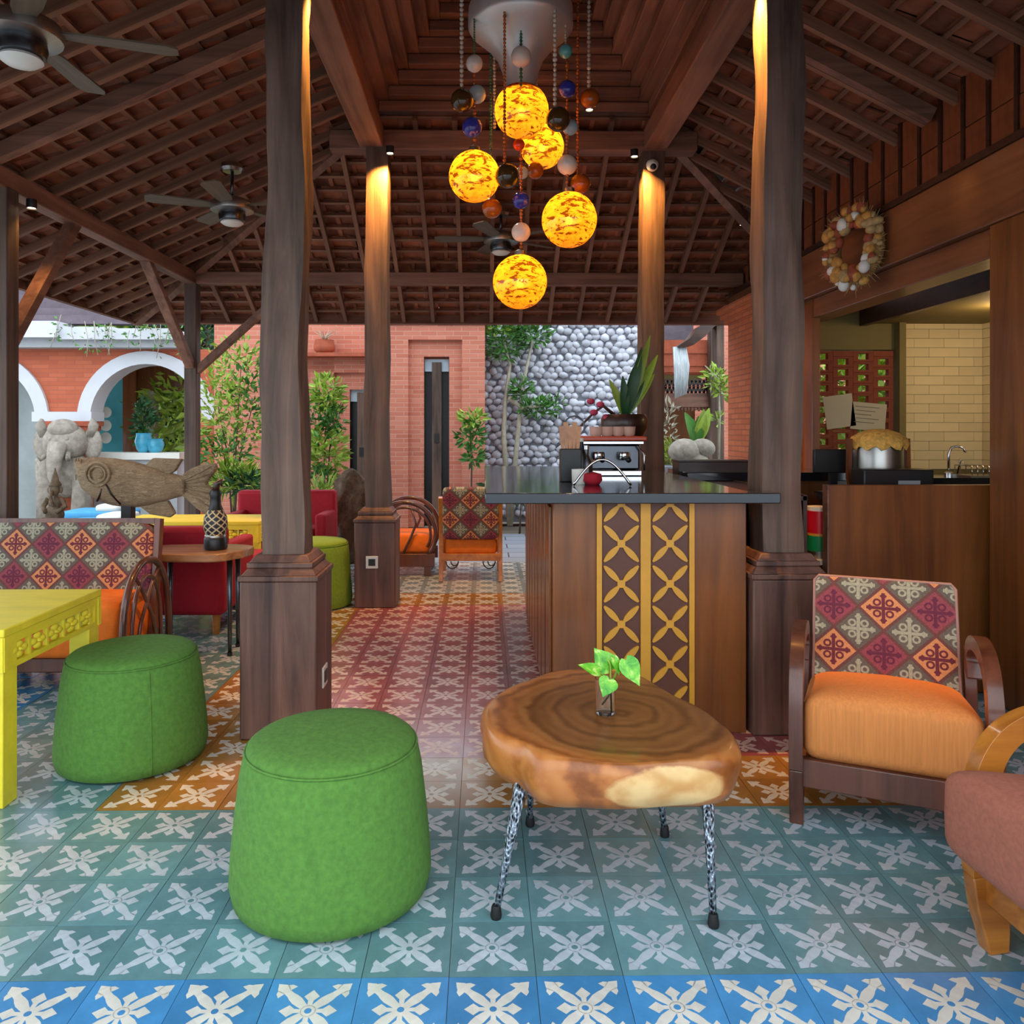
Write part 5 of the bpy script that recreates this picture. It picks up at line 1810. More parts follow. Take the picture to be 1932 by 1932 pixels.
# ================================================================== LOUNGE CHAIRS
def lounge_chair(name, label, loc, rz, wood_m, seat_m, back_m, w=.58, grp='lounge chairs in the sitting area', arm_w=.042, seat=(0, 0)):
    """front faces local -y; origin on the floor at mid front"""
    t = thing(name, label, 'armchair', (loc[0], loc[1], 0), rz, grp)
    hw_ = w / 2 - arm_w / 2
    for s_ in (-1, 1):
        x = s_ * hw_
        path = [(x, .055, .0), (x, .05, .05), (x, .04, .11), (x, .03, .19)]
        q_ = cr([(*p_, h_) for p_, h_ in zip(path, [.05, .065, .08, .085])], 4)
        lg = MB().strip([p_[:3] for p_ in q_], arm_w, [p_[3] for p_ in q_], (1, 0, 0)).build('front_leg', wood_m, t, 50, bevel=.004)
        a = [(x, .03, .19), (x, .022, .30), (x, .022, .38), (x, .035, .45), (x, .075, .51), (x, .14, .548), (x, .23, .563), (x, .33, .558), (x, .42, .535), (x, .475, .50), (x, .48, .46), (x, .455, .435), (x, .425, .445)]
        q_ = cr([(*p_, h_) for p_, h_ in zip(a, [.085, .075, .066, .062, .058, .054, .05, .048, .046, .046, .048, .05, .05])], 4)
        ar = MB().strip([p_[:3] for p_ in q_], arm_w, [p_[3] for p_ in q_], (1, 0, 0)).build('arm', wood_m, t, 50, bevel=.005)
        MB().tube([(x - .001, .45, .465), (x + .001, .45, .465)], .03, 12).build('scroll', wood_m, ar, 50) if False else None
        MB().strip([(x, .62, .0), (x, .56, .16), (x, .52, .28), (x, .525, .36), (x, .545, .45)], arm_w * .9, [.05, .06, .055, .045, .035], (1, 0, 0)).build('rear_leg', wood_m, t, 50, bevel=.003)
        MB().strip([(x * .99, .05, .185), (x * .99, .30, .17), (x * .99, .55, .16)], .03, .08, (1, 0, 0)).build('side_rail', wood_m, t, 50)
        MB().strip([(x, .47, .45), (x, .53, .46), (x, .56, .48)], arm_w * .8, .035, (1, 0, 0)).build('arm_joint', wood_m, t, 50)
    MB().box(-hw_, hw_, .018, .052, .125, .215).build('front_rail', wood_m, t, bevel=.004)
    MB().box(-hw_, hw_, .53, .56, .12, .20).build('rear_rail', wood_m, t, bevel=.004)

    def fn(p):
        f = (p.y + .27) / .54       # 0 front .. 1 back
        p = p.copy()
        p.z += .022 * (1 - f) - .055 * f
        if p.z > 0:
            p.z += .030 * (1 - (p.x / .25) ** 2) * (.4 + .6 * math.sin(PI * min(1, max(0, f))))
        return p
    MB().pillow((0, .292 + seat[0], .293 + seat[1]), w / 2 - arm_w + .004, .28, .112, .34, .13, 56, 20, fn=fn).build('seat_cushion', seat_m, t, 180)
    # reclined back
    ba = bpy.data.objects.new('backrest', None)
    bk = MB()
    bw_, bh_, bt_ = w - 2 * arm_w - .012, .44, .075
    bk.pillow((0, 0, bh_ / 2), bw_ / 2, bt_ / 2, bh_ / 2, .14, .22, 40, 16)
    o = bk.build('backrest', back_m, t, 180)
    o.location = (0, .50, .275)
    o.rotation_euler = (R(-22), 0, 0)
    pp = [(-bw_ / 2 + .006, 0, .02), (-bw_ / 2 + .006, 0, bh_ - .02), (-bw_ / 2 + .02, 0, bh_ - .002), (bw_ / 2 - .02, 0, bh_ - .002), (bw_ / 2 - .006, 0, bh_ - .02), (bw_ / 2 - .006, 0, .02)]
    MB().tube([(a, -bt_ * .40, c) for a, b, c in pp], .0055, 8).build('piping', mk('pale_piping', c8(160, 120, 108), .8, .1), o, 180)
    return t


ch = lounge_chair('lounge_chair', 'dark wood lounge chair with orange seat and diamond-patterned back at the right', (1.225, 2.335), R(-25), M['chair_wood'], M['orange'], M['ikat'])
ch2 = lounge_chair('lounge_chair', 'honey wood lounge chair with a plain terracotta cushion at the right frame edge', (1.195, 1.60), R(-86), M['chair_wood_or'], M['terracotta_fabric'], M['ikat'], seat=(-.115, .045))
for c_ in ch2.children:
    if c_.name.startswith(('rear_leg', 'side_rail', 'front_leg')):
        pass

# patterned sofa on the left
sf = thing('patterned_sofa', 'long sofa with diamond-patterned back, orange seat and rattan hoop arm', 'sofa', (-2.42, 3.72, 0))
sw_ = 1.40
hwid = sw_ / 2
MB().box(-hwid, hwid, .02, .50, .10, .17).build('base_frame', M['chair_wood'], sf, bevel=.006)
for x_ in (-hwid + .05, hwid - .05):
    for y_ in (.05, .46):
        MB().box(x_ - .03, x_ + .03, y_ - .03, y_ + .03, 0, .10).build('leg', M['chair_wood'], sf)
for k in range(2):
    MB().pillow((-hwid / 2 + hwid * k, .25, .30), hwid / 2 - .006, .27, .135, .25, .16, 40, 14).build('seat_cushion', M['orange_far'], sf, 180)
bk = MB().pillow((0, 0, .21), hwid, .045, .23, .14, .2, 60, 16)
o = bk.build('backrest', M['ikat'], sf, 180)
o.location = (0, .36, .33)
o.rotation_euler = (R(-8), 0, 0)
MB().beam((-hwid, 0, .447), (hwid, 0, .447), .05, .03).build('top_rail', M['chair_wood'], o)
MB().beam((hwid + .012, 0, -.2), (hwid + .012, 0, .46), .05, .03, (1, 0, 0)).build('end_post', M['chair_wood'], o)
xr = hwid + .03
def arc(y0, y1, z0, z1, n=20, p=1.0):
    pts = []
    for k in range(n + 1):
        f = k / n
        a = PI * f
        pts.append((xr, y0 + (y1 - y0) * (1 - math.cos(a)) / 2, z0 + (z1 - z0) * math.sin(a) ** p))
    return pts
ha = MB().tube(arc(-.04, .50, .12, .60, 24, .6), .018, 10).build('hoop_arm', M['rattan'], sf, 180)
MB().tube(arc(.06, .40, .12, .52, 20, .6), .011, 8).build('inner_hoop', M['rattan'], ha, 180)
MB().tube([(xr, .10, .12), (xr, .16, .30), (xr, .30, .48), (xr, .38, .55)], .010, 8).build('cane', M['rattan'], ha, 180)
MB().tube([(xr, .36, .12), (xr, .30, .30), (xr, .16, .48), (xr, .08, .55)], .010, 8).build('cane', M['rattan'], ha, 180)

# ---- chair seen from behind, in the far aisle
p = G(888, 1090)
fc = thing('lounge_chair', 'wooden chair with diamond-patterned back seen from behind in the far aisle', 'armchair', (W(888, 0, 6.45).x, 6.45, 0), R(0), 'chairs at the back of the pavilion')
k_ = 6.45 / FPX
hw_ = 56 * k_
for s_ in (-1, 1):
    MB().strip([(s_ * hw_, 0, 0), (s_ * hw_, .04, .25), (s_ * hw_, .03, .45), (s_ * hw_, -.06, .70)], .035, [.05, .05, .05, .04], (1, 0, 0)).build('rear_leg', M['chair_wood_or'], fc, 50, bevel=.003)
    MB().strip([(s_ * hw_, .52, 0), (s_ * hw_, .52, .40), (s_ * hw_, .48, .50), (s_ * hw_, .3, .54), (s_ * hw_, .02, .52)], .035, .045, (1, 0, 0)).build('arm', M['chair_wood_or'], fc, 50, bevel=.003)
    m_ = MB()
    for dz_, r_ in ((.0, .05), (.02, .03)):
        m_.tube([(s_ * hw_ * .62 + dz_ + r_ * math.cos(a), -.01, .17 + r_ * 1.2 * math.sin(a)) for a in [PI + PI * k / 14 for k in range(15)]], .005, 6)
    m_.build('iron_scroll', M['iron'], fc, 180)
MB().box(-hw_, hw_, .0, .035, .17, .23).build('rear_rail', M['chair_wood_or'], fc, bevel=.003)
MB().box(-hw_, hw_, .49, .525, .17, .23).build('front_rail', M['chair_wood_or'], fc, bevel=.003)
MB().pillow((0, .26, .29), hw_ - .02, .25, .075, .3, .2).build('seat_cushion', M['orange_far'], fc, 180)
o = MB().pillow((0, 0, .21), hw_ - .015, .04, .215, .15, .2, 40, 14).build('backrest', M['ikat'], fc, 180)
o.location = (0, .02, .36)
o.rotation_euler = (R(10), 0, 0)
# ---- hooped rattan chair, side on
hc = thing('hoop_chair', 'bentwood hoop-arm armchair with orange cushions behind the rear left column', 'armchair', (W(768, 0, 6.95).x, 6.95, 0), 0, 'chairs at the back of the pavilion')
for s_ in (-.24, .24):
    m_ = MB().tube([(.0 + .27 * math.cos(a), s_, .36 + .27 * math.sin(a)) for a in [R(-40) + R(220) * k / 24 for k in range(25)]], .02, 8).build('hoop_arm', M['rattan'], hc, 180)
    MB().tube([(.0 + .225 * math.cos(a), s_, .36 + .225 * math.sin(a)) for a in [R(-30) + R(200) * k / 24 for k in range(25)]], .012, 8).build('inner_hoop', M['rattan'], m_, 180)
    MB().tube([(-.02, s_, .17), (.05, s_, .32), (.10, s_, .44), (.06, s_, .58)], .011, 8).build('cane', M['rattan'], m_, 180)
    MB().box(-.26, .26, s_ - .02, s_ + .02, .08, .19).build('side_rail', M['chair_wood'], hc, bevel=.004)
    MB().box(.17, .23, s_ - .02, s_ + .02, 0, .08).build('leg', M['chair_wood'], hc)
    MB().box(-.23, -.17, s_ - .02, s_ + .02, 0, .08).build('leg', M['chair_wood'], hc)
MB().pillow((0, 0, .27), .24, .22, .09, .3, .2).build('seat_cushion', M['orange_far'], hc, 180)
o = MB().pillow((0, 0, .18), .06, .21, .2, .25, .2).build('back_cushion', M['orange_far'], hc, 180)
o.location = (-.20, 0, .30)
o.rotation_euler = (0, R(-12), 0)

# ================================================================== YELLOW TABLES
def holes_apron(L, h, nf, t=.022):
    """pierced apron: flowers cut out, built from a frame, petals and discs; along x, hanging down from z=0"""
    mb = MB()
    mb.box(0, L, 0, t, -h * .26, 0).box(0, L, 0, t, -h, -h * .84)
    pw_ = L / nf
    mb.box(0, .05, 0, t, -h * .84, -h * .26).box(L - .05, L, 0, t, -h * .84, -h * .26)
    zc = -h * .55
    for k in range(nf):
        xc = .05 + (L - .1) * (k + .5) / nf
        r = (L - .1) / nf / 2
        for a in range(4):
            an = R(90 * a)
            mb.sphere((xc + r * .48 * math.cos(an), t / 2, zc + h * .15 * math.sin(an)), r * .42, t * .5, h * .12, 8, 5)
        mb.sphere((xc, t / 2, zc), r * .22, t * .7, h * .07, 8, 5)
        mb.box(xc + r - .006, xc + r + .006, .003, t - .003, -h * .84, -h * .26)
    return mb


def yellow_table(label, x0, x1, y0, y1, zt, ah, grp='yellow carved tables'):
    t = thing('yellow_table', label, 'table', (x0, y0, 0), 0, grp)
    Lx, Ly = x1 - x0, y1 - y0
    MB().box(0, Lx, 0, Ly, zt - .028, zt).build('table_top', M['yellow'], t, bevel=.004)
    for lx in (.008, Lx - .088):
        for ly in (.008, Ly - .088):
            MB().box(lx, lx + .08, ly, ly + .08, 0, zt - .028).build('leg', M['yellow'], t, bevel=.003)
    for (px_, py_, rz_, L) in ((Lx - .004, .0, 90, Ly), (.026, 0, 90, Ly), (0, .004, 0, Lx), (0, Ly - .026, 0, Lx)):
        o = holes_apron(L, ah, max(3, int(L / .115))).build('apron', M['yellow'], t, 50)
        o.location = (px_, py_, zt - .028)
        o.rotation_euler = (0, 0, R(rz_))
    return t


yx = W(192, 0, 3.26).x
yellow_table('bright yellow carved table at the left edge beside the green pouf', yx - 1.0, yx, 2.60, 3.26, .595, .115)
yellow_table('distant yellow carved table between the red seats', -2.75, W(496, 0, 5.95).x, 5.85, 6.35, W(0, 971, 6.35).z, .13)

# ================================================================== RED SEATS
def red_chair(label, cx, cy, rz, w, d, seat_h, back_h, grp='red velvet seats'):
    t = thing('red_armchair', label, 'armchair', (cx, cy, 0), rz, grp)
    MB().box(-w / 2 + .012, w / 2 - .012, -d / 2 + .012, d / 2 - .012, .13, seat_h - .12).build('base', M['red'], t, bevel=.015)
    MB().pillow((0, -.04, seat_h - .06), w / 2 - .09, d / 2 - .06, .07, .3, .2).build('seat_cushion', M['red'], t, 180)
    MB().box(-w / 2 - .004, w / 2 + .004, d / 2 - .13, d / 2 + .004, .125, back_h).build('backrest', M['red'], t, bevel=.03)
    for s_ in (-1, 1):
        xa = s_ * w / 2
        MB().box(min(xa, xa - s_ * .09), max(xa, xa - s_ * .09), -d / 2, d / 2 - .1, .13, seat_h + .12).build('arm', M['red'], t, bevel=.02)
        for y_ in (-d / 2 + .06, d / 2 - .06):
            MB().lathe([(.02, 0), (.03, .13)], 10, (s_ * (w / 2 - .06), y_, 0)).build('leg', M['chair_wood_or'], t)
    return t


red_chair('red velvet armchair seen from behind beside the side table', -1.96, 5.08, R(180), .76, .64, .42, .66)
red_chair('red velvet loveseat facing the camera behind the yellow table', (W(420, 0, 6.6).x + W(615, 0, 6.6).x) / 2, 6.85, 0, W(615, 0, 6.6).x - W(420, 0, 6.6).x, .55, .42, W(0, 925, 7.05).z)
o = MB().pillow((0, 0, .19), .20, .18, .18, .3, .3).build('red_stool', M['red'], None, 180, (-1.72, 5.64, .01))
tag(o, 'bright red upholstered stool behind the front left column', 'stool')

# ================================================================== SIDE TABLE, FISH, STATUES
st2 = thing('side_table', 'small side table with a live-edge plank top and a thin metal leg', 'table', (-1.60, 4.42, 0))
vs_t = []
zt = W(0, 1036, 4.42).z
m_ = MB()
out = []
for k in range(28):
    a = 2 * PI * k / 28
    r = 1 + .05 * math.sin(3 * a) + .04 * math.sin(5 * a + 1)
    out.append((.27 * r * math.copysign(abs(math.cos(a)) ** .6, math.cos(a)), .19 * r * math.copysign(abs(math.sin(a)) ** .6, math.sin(a))))
m_.prism(out, lambda a, b, t_: (a, b, t_), zt - .045, zt)
m_.build('plank_top', wood('plank', c8(120, 74, 40), c8(190, 142, 100), 'x', 3, .35, .2, 0, .3), st2, 40, bevel=.006)
for (x_, y_) in ((W(440, 0, 4.42).x + 1.60, -.06), (-.20, -.1), (-.2, .1), (.18, .12)):
    MB().tube([(x_, y_, .008), (x_, y_, zt - .045)], [.011, .016], 10).build('leg', M['steel_dark'], st2, 180)
    MB().lathe([(.014, 0), (.014, .02)], 10, (x_, y_, 0)).build('foot', M['rubber'], st2)
# patterned dark vase figure on the side table
vf = thing('figure_vase', 'dark carved figurine vase with woven pale pattern on the side table', 'vase', (W(409, 0, 4.42).x, 4.40, zt))
pm = NT('woven_pattern')
spz = pm.n('ShaderNodeSeparateXYZ')
tcn = pm.n('ShaderNodeTexCoord')
pm.L(tcn.outputs['Object'], spz.inputs[0])
angn = pm.M('MULTIPLY', pm.M('ARCTAN2', spz.outputs[1], spz.outputs[0]), 8 / (2 * PI))
zz_ = pm.M('MULTIPLY', spz.outputs[2], 26)
d1 = pm.M('ABSOLUTE', pm.M('SUBTRACT', pm.M('FRACT', pm.M('ADD', angn, zz_)), .5))
d2 = pm.M('ABSOLUTE', pm.M('SUBTRACT', pm.M('FRACT', pm.M('SUBTRACT', angn, zz_)), .5))
pm.fin(pm.mix(pm.M('LESS_THAN', pm.M('MINIMUM', d1, d2), .12), c8(30, 34, 44), c8(196, 180, 140)), .5)
MB().lathe([(.06, 0), (.064, .01), (.062, .06), (.056, .07)], 20).build('foot', M['black'], vf, 40)
MB().lathe([(.054, .055), (.058, .07), (.058, .08), (.054, .085)], 20).build('ring', M['brushed'], vf, 40)
MB().lathe([(.055, .085), (.066, .13), (.062, .18), (.042, .22)], 20).build('woven_body', pm.mat, vf, 60)
MB().lathe([(.042, .22), (.03, .25), (.028, .29), (.034, .31), (.026, .33)], 18).build('neck', M['black'], vf, 60)
MB().tube([(0, 0, .32), (.005, 0, .36), (.03, 0, .38), (.035, 0, .35)], [.022, .02, .014, .006], 8).build('head', M['dark_wood'], vf, 180)

# console behind the sofa
cn = thing('console_table', 'narrow dark console table behind the patterned sofa', 'table', (-2.12, 4.52, 0))
MB().box(-.48, .20, -.14, .16, .655, .685).build('table_top', M['dark_wood'], cn, bevel=.003)
for x_ in (-.44, .16):
    for y_ in (-.11, .13):
        MB().box(x_ - .02, x_ + .02, y_ - .02, y_ + .02, 0, .655).build('leg', M['dark_wood'], cn)

FY = 4.52
cw_ = NT('carved_fish_wood')
cv = cw_.coord('Object', (1.2, 1, 3))
cn1 = cw_.noise(cv, 26, 5, .7, 1.5)
cn2 = cw_.noise(cw_.coord('Object'), 5, 3)
cw_.bump(cn1, .9, .02)
cw_.fin(cw_.ramp(cw_.M('ADD', cw_.M('MULTIPLY', cn1, .6), cw_.M('MULTIPLY', cn2, .4)), [(.3, c8(122, 98, 72)), (.5, c8(178, 150, 116)), (.7, c8(214, 192, 158))]), .75)
fx0 = W(250, 0, FY)
fi = thing('fish_sculpture', 'large carved wooden fish on a stand behind the patterned sofa', 'sculpture', (fx0.x, FY, .685))
def FP(px, py):
    p = W(px, py, FY)
    return (p.x - fx0.x, p.z - .685)


top = [(140, 868), (150, 864), (175, 862), (215, 864), (250, 870), (280, 878), (310, 888), (340, 897), (352, 898)]
bot = [(140, 872), (148, 900), (160, 925), (185, 945), (215, 954), (250, 958), (280, 955), (310, 946), (338, 938), (352, 934)]
def interp(tab, x):
    for (a, b), (c, d) in zip(tab, tab[1:]):
        if a <= x <= c:
            return b + (d - b) * (x - a) / (c - a)
    return tab[-1][1]
vs, fs = [], []
NS, NK = 34, 18
for i in range(NS + 1):
    px = 141 + (352 - 141) * i / NS
    zt_, zb_ = interp(top, px), interp(bot, px)
    (xx, z1_), (_, z0_) = FP(px, zt_), FP(px, zb_)
    hh, zc = max(.004, (z1_ - z0_) / 2), (z1_ + z0_) / 2
    th_ = min(.085, hh * .75)
    for k in range(NK):
        a = 2 * PI * k / NK
        vs.append((xx, th_ * math.cos(a), zc + hh * math.sin(a)))
for i in range(NS):
    for k in range(NK):
        fs.append((i * NK + k, i * NK + (k + 1) % NK, (i + 1) * NK + (k + 1) % NK, (i + 1) * NK + k))
fs += [tuple(range(NK)), tuple(range(NS * NK, (NS + 1) * NK))[::-1]]
MB().add(vs, fs).build('body', cw_.mat, fi, 180)
tail = [FP(*q) for q in [(345, 896), (362, 884), (385, 875), (408, 874), (410, 884), (398, 900), (390, 912), (404, 925), (408, 945), (404, 962), (392, 972), (372, 958), (352, 940), (342, 932)]]
MB().prism(tail, lambda a, b, t_: (a, t_, b), -.025, .025).build('tail', cw_.mat, fi, 30, bevel=.01)
m_ = MB()
for k in range(7):
    a, b = FP(350, 905 + 3 * k), FP(402 - abs(k - 3) * 0, 880 + 13 * k)
    m_.tube([(a[0], -.024, a[1]), (b[0], -.026, b[1])], [.006, .004], 5)
m_.build('tail_ray', cw_.mat, fi, 180)
for nm, poly in (('dorsal_fin', [(275, 878), (290, 864), (345, 866), (332, 888), (318, 897)]), ('belly_fin', [(262, 952), (318, 944), (332, 968), (322, 976), (285, 970)])):
    MB().prism([FP(*q) for q in poly], lambda a, b, t_: (a, t_, b), -.018, .018).build(nm, cw_.mat, fi, 30, bevel=.006)
ec = FP(198, 893)
def ring_(r, rr, yy):
    return [(ec[0] + r * math.cos(a), yy, ec[1] + r * math.sin(a)) for a in [2 * PI * k / 28 for k in range(28)]]
e_ = MB().tube(ring_(.066, .006, -.088), .008, 8, True).build('eye_ring', cw_.mat, fi, 180)
MB().tube(ring_(.045, .006, -.090), .006, 8, True).build('inner_ring', cw_.mat, e_, 180)
MB().sphere((ec[0], -.075, ec[1]), .036, .022, .036, 16, 8).build('eyeball', cw_.mat, e_, 180)
m_ = MB()
gl_ = [(205, 920), (199, 932), (192, 944)]
m_.tube([(FP(*q)[0], -.078 + .012 * i, FP(*q)[1]) for i, q in enumerate(gl_)], .006, 6)
m_.tube([(FP(235, 950)[0], -.05, FP(235, 950)[1]), (FP(222, 930)[0], -.082, FP(222, 930)[1]), (FP(214, 912)[0], -.088, FP(214, 912)[1])], .005, 6)
m_.build('gill_line', M['dark_wood'], fi, 180)
m_ = MB()
for k in range(3):
    q0, q1 = FP(146 + 7 * k, 865), FP(152 + 6 * k, 905)
    m_.tube([(q0[0], -.02 - .012 * k, q0[1]), (q1[0], -.05 - .01 * k, q1[1])], [.006, .003], 5)
m_.build('lip_ridge', cw_.mat, fi, 180)
sx_, sz_ = FP(242, 958)
MB().box(sx_ - .03, sx_ + .03, -.03, .03, 0, sz_ + .03).build('stand', M['iron'], fi, bevel=.004)
MB().box(sx_ - .09, sx_ + .09, -.06, .06, 0, .012).build('stand_base', M['iron'], fi)

# little seated deity
ds = thing('deity_statue', 'small seated carved deity statue with a pointed headdress beside the fish', 'statue', (W(104, 0, 4.5).x, 4.50, .685))
S_ = .36
m_ = MB()
m_.lathe([(.055, 0), (.06, .012), (.05, .03)], 18, sy=.8)
m_.sphere((0, -.005, .085), .052, .045, .055, 14, 10)
m_.sphere((0, 0, .15), .036, .03, .04, 14, 10)
m_.sphere((0, -.008, .225), .030, .028, .034, 14, 10)
m_.lathe([(.032, 0), (.034, .012), (.022, .03), (.018, .05), (.008, .08), (.002, .105)], 14, (0, 0, .245))
for s_ in (-1, 1):
    m_.tube([(s_ * .038, 0, .175), (s_ * .062, -.01, .13), (s_ * .03, -.045, .10)], [.016, .014, .011], 8)
    m_.tube([(s_ * .03, 0, .05), (s_ * .07, -.03, .045), (s_ * .01, -.065, .035)], [.024, .022, .014], 8)
    m_.sphere((s_ * .033, 0, .225), .012, .008, .02, 8, 6)
m_.tube([(0, -.034, .222), (0, -.05, .19), (.006, -.05, .15), (.02, -.055, .135)], [.012, .011, .009, .006], 8)
m_.build('figure', mk('aged_bronze_stone', c8(132, 112, 90), .7, .5, 30, bump=.6, bscale=60), ds, 180)
MB().box(-.055, .055, -.045, .045, -.0, .012).build('pedestal', M['carved_stone'], ds)

# ================================================================== CHANDELIER
LY = 4.47
cc = W(982, 0, LY)
cd = thing('chandelier', 'cluster chandelier of glowing amber globes, glass balls and bead strands', 'chandelier', (cc.x, LY, 3.2))
def CP(px, py, dy=0.0):
    return W(px, py, LY + dy) - cd.location


# brushed metal funnel canopy
kk = LY / FPX
zr = CP(982, 52).z
prof = [(98 * kk, zr + .10), (99 * kk, zr), (95 * kk, zr - .02), (82 * kk, zr - .055), (62 * kk, zr - .11), (44 * kk, zr - .18), (34 * kk, zr - .26), (30 * kk, zr - .34), (29 * kk, zr - .40), (0.004, zr - .405)]
MB().lathe(prof, 48, cap=False).build('funnel', mk('satin_aluminium', c8(198, 194, 190), .42, .04, 4, metal=.55), cd, 60)
MB().lathe([(97.5 * kk, zr + .10), (60 * kk, zr + .22), (12 * kk, zr + .26), (10 * kk, 4.25 - 3.2)], 40, cap=False).build('upper_dome', M['steel_dark'], cd, 60)
amb = NT('amber_glass')
av = amb.coord('Object', (1, 1, 2.6))
an1 = amb.noise(av, 15, 4, .6, 1.2)
an2 = amb.noise(av, 30, 3, .6)
fl = amb.M('LESS_THAN', amb.M('ADD', amb.M('MULTIPLY', an1, .75), amb.M('MULTIPLY', an2, .25)), .452)
acol = amb.mix(fl, amb.ramp(an1, [(.35, (.95, .22, .006, 1)), (.62, (1, .44, .022, 1))]), (.16, .045, .004, 1))
tr = amb.n('ShaderNodeBsdfTranslucent')
amb.L(acol, tr.inputs[0])
tp_ = amb.n('ShaderNodeBsdfTransparent')
amb.L(acol, tp_.inputs[0])
gs_ = amb.n('ShaderNodeBsdfGlossy')
gs_.inputs['Roughness'].default_value = .1
mx1, mx2 = amb.n('ShaderNodeMixShader'), amb.n('ShaderNodeMixShader')
mx1.inputs[0].default_value = .10
amb.L(tr.outputs[0], mx1.inputs[1])
amb.L(tp_.outputs[0], mx1.inputs[2])
mx2.inputs[0].default_value = .04
amb.L(mx1.outputs[0], mx2.inputs[1])
amb.L(gs_.outputs[0], mx2.inputs[2])
amb.L(mx2.outputs[0], amb.out.inputs[0])
blb = NT('bulb_glow')
em_ = blb.n('ShaderNodeEmission')
em_.inputs[0].default_value = (1, .78, .42, 1)
em_.inputs[1].default_value = 25
blb.L(em_.outputs[0], blb.out.inputs[0])
GLOBE_W = 1.7
GLOBES = ((984, 209, 51, 0), (895, 333, 48, -.12), (1023, 277, 41, .28), (1074, 415, 52, -.1), (981, 532, 51, 0))
for (px, py, r, dy) in GLOBES:
    p = CP(px, py, dy)
    rr = r * (LY + dy) / FPX
    gl_o = MB().sphere((0, 0, 0), rr, rr, rr, 40, 24).build('globe_shade', amb.mat, cd, 180, p)
    MB().sphere((0, 0, -.005), .018, .018, .024, 12, 8).build('bulb', blb.mat, gl_o, 180)
    MB().lathe([(.03, rr - .006), (.03, rr + .02), (.012, rr + .03)], 16).build('globe_cap', M['brushed'], gl_o, 40)
    ld = bpy.data.lights.new('globe_light', 'POINT')
    ld.energy = GLOBE_W
    ld.color = (1, .70, .32)
    ld.shadow_soft_size = .025
    lo = bpy.data.objects.new('globe_light', ld)
    COL.objects.link(lo)
    lo.parent = cd
    lo.location = p + Vector((0, 0, .04))
BALLM = {'white': mk('milk_glass', c8(206, 196, 184), .25, .08), 'pale': mk('pale_blue_glass', c8(150, 172, 178), .2, .1), 'blue': mk('cobalt_glass', c8(44, 52, 150), .12, .3, 20),
         'teal': mk('aqua_glass', c8(90, 160, 160), .2, .15), 'dark': mk('smoked_glass', c8(66, 44, 20), .12, .2), 'amber': mk('amber_ball', c8(140, 74, 20), .15, .25), 'red': mk('orange_ball', c8(214, 62, 14), .25, .1)}
for (px, py, r, m_, dy) in ((895, 120, 16, 'white', -.12), (900, 178, 17, 'pale', -.1), (872, 190, 22, 'dark', -.2), (891, 240, 19, 'blue', -.12), (983, 107, 19, 'white', -.18), (1067, 97, 13, 'teal', -.1),  # leftmost smoked ball stands in for the dark disc of a downlight
                            (1070, 168, 16, 'blue', -.1), (1113, 186, 18, 'amber', .1), (1053, 225, 23, 'dark', -.22), (1076, 240, 15, 'pale', -.1), (979, 273, 11, 'red', -.12), (1070, 311, 19, 'white', -.1),  # rightmost amber ball stands in for the glare of a downlight
                            (1095, 347, 19, 'amber', .1), (957, 332, 23, 'dark', -.24), (983, 378, 16, 'blue', 0), (983, 438, 18, 'white', 0), (928, 393, 19, 'amber', .12), (1010, 322, 16, 'amber', .2), (985, 326, 12, 'pale', .1)):
    rr = r * (LY + dy) / FPX
    MB().sphere((0, 0, 0), rr, rr, rr, 18, 12).build('glass_ball', BALLM[m_], cd, 180, CP(px, py, dy))
BD = [mk('bead_clear', c8(186, 176, 160), .2, .2, 30, rnd=.2), mk('bead_amber', c8(170, 84, 24), .25, .2, rnd=.3), mk('bead_green', c8(48, 96, 60), .25, .2, rnd=.3)]
rg = random.Random(3)
for (px, y1, dy, mt, rb) in ((871, 160, -.2, 0, .0125), (926, 295, .05, 2, .009), (952, 310, -.24, 1, .010), (983, 90, -.18, 2, .009), (1047, 205, -.22, 0, .013), (1067, 88, -.1, 0, .008), (1090, 330, .1, 1, .010), (1111, 170, .1, 0, .0125), (933, 240, .2, 0, .010), (1013, 245, .28, 0, .009), (895, 105, -.12, 2, .007)):
    m_ = MB()
    p0 = CP(px, y1, dy)
    ztop = 4.20 - 3.2
    z = p0.z
    m_.tube([(p0.x, p0.y, z), (p0.x, p0.y, ztop)], .0015, 5)
    while z < ztop:
        f = rg.uniform(.75, 1.1)
        m_.sphere((p0.x, p0.y, z), rb * f, rb * f, rb * .95, 7, 5)
        z += rb * 2.05
    m_.build('bead_strand', BD[mt], cd, 180)
for (px, ya, yb, dy, mt) in ((895, 138, 285, -.12, 1), (983, 260, 480, 0, 1), (983, 126, 160, -.18, 2), (1070, 110, 365, -.1, 1)):
    m_ = MB()
    a, b = CP(px, ya, dy), CP(px, yb, dy)
    m_.tube([a, b], .002, 5)
    z = b.z
    while z < a.z:
        f = rg.uniform(.7, 1.3)
        m_.sphere((a.x, a.y, z), .009 * f, .009 * f, .010, 7, 5)
        z += .021
    m_.build('bead_strand', BD[mt], cd, 180)

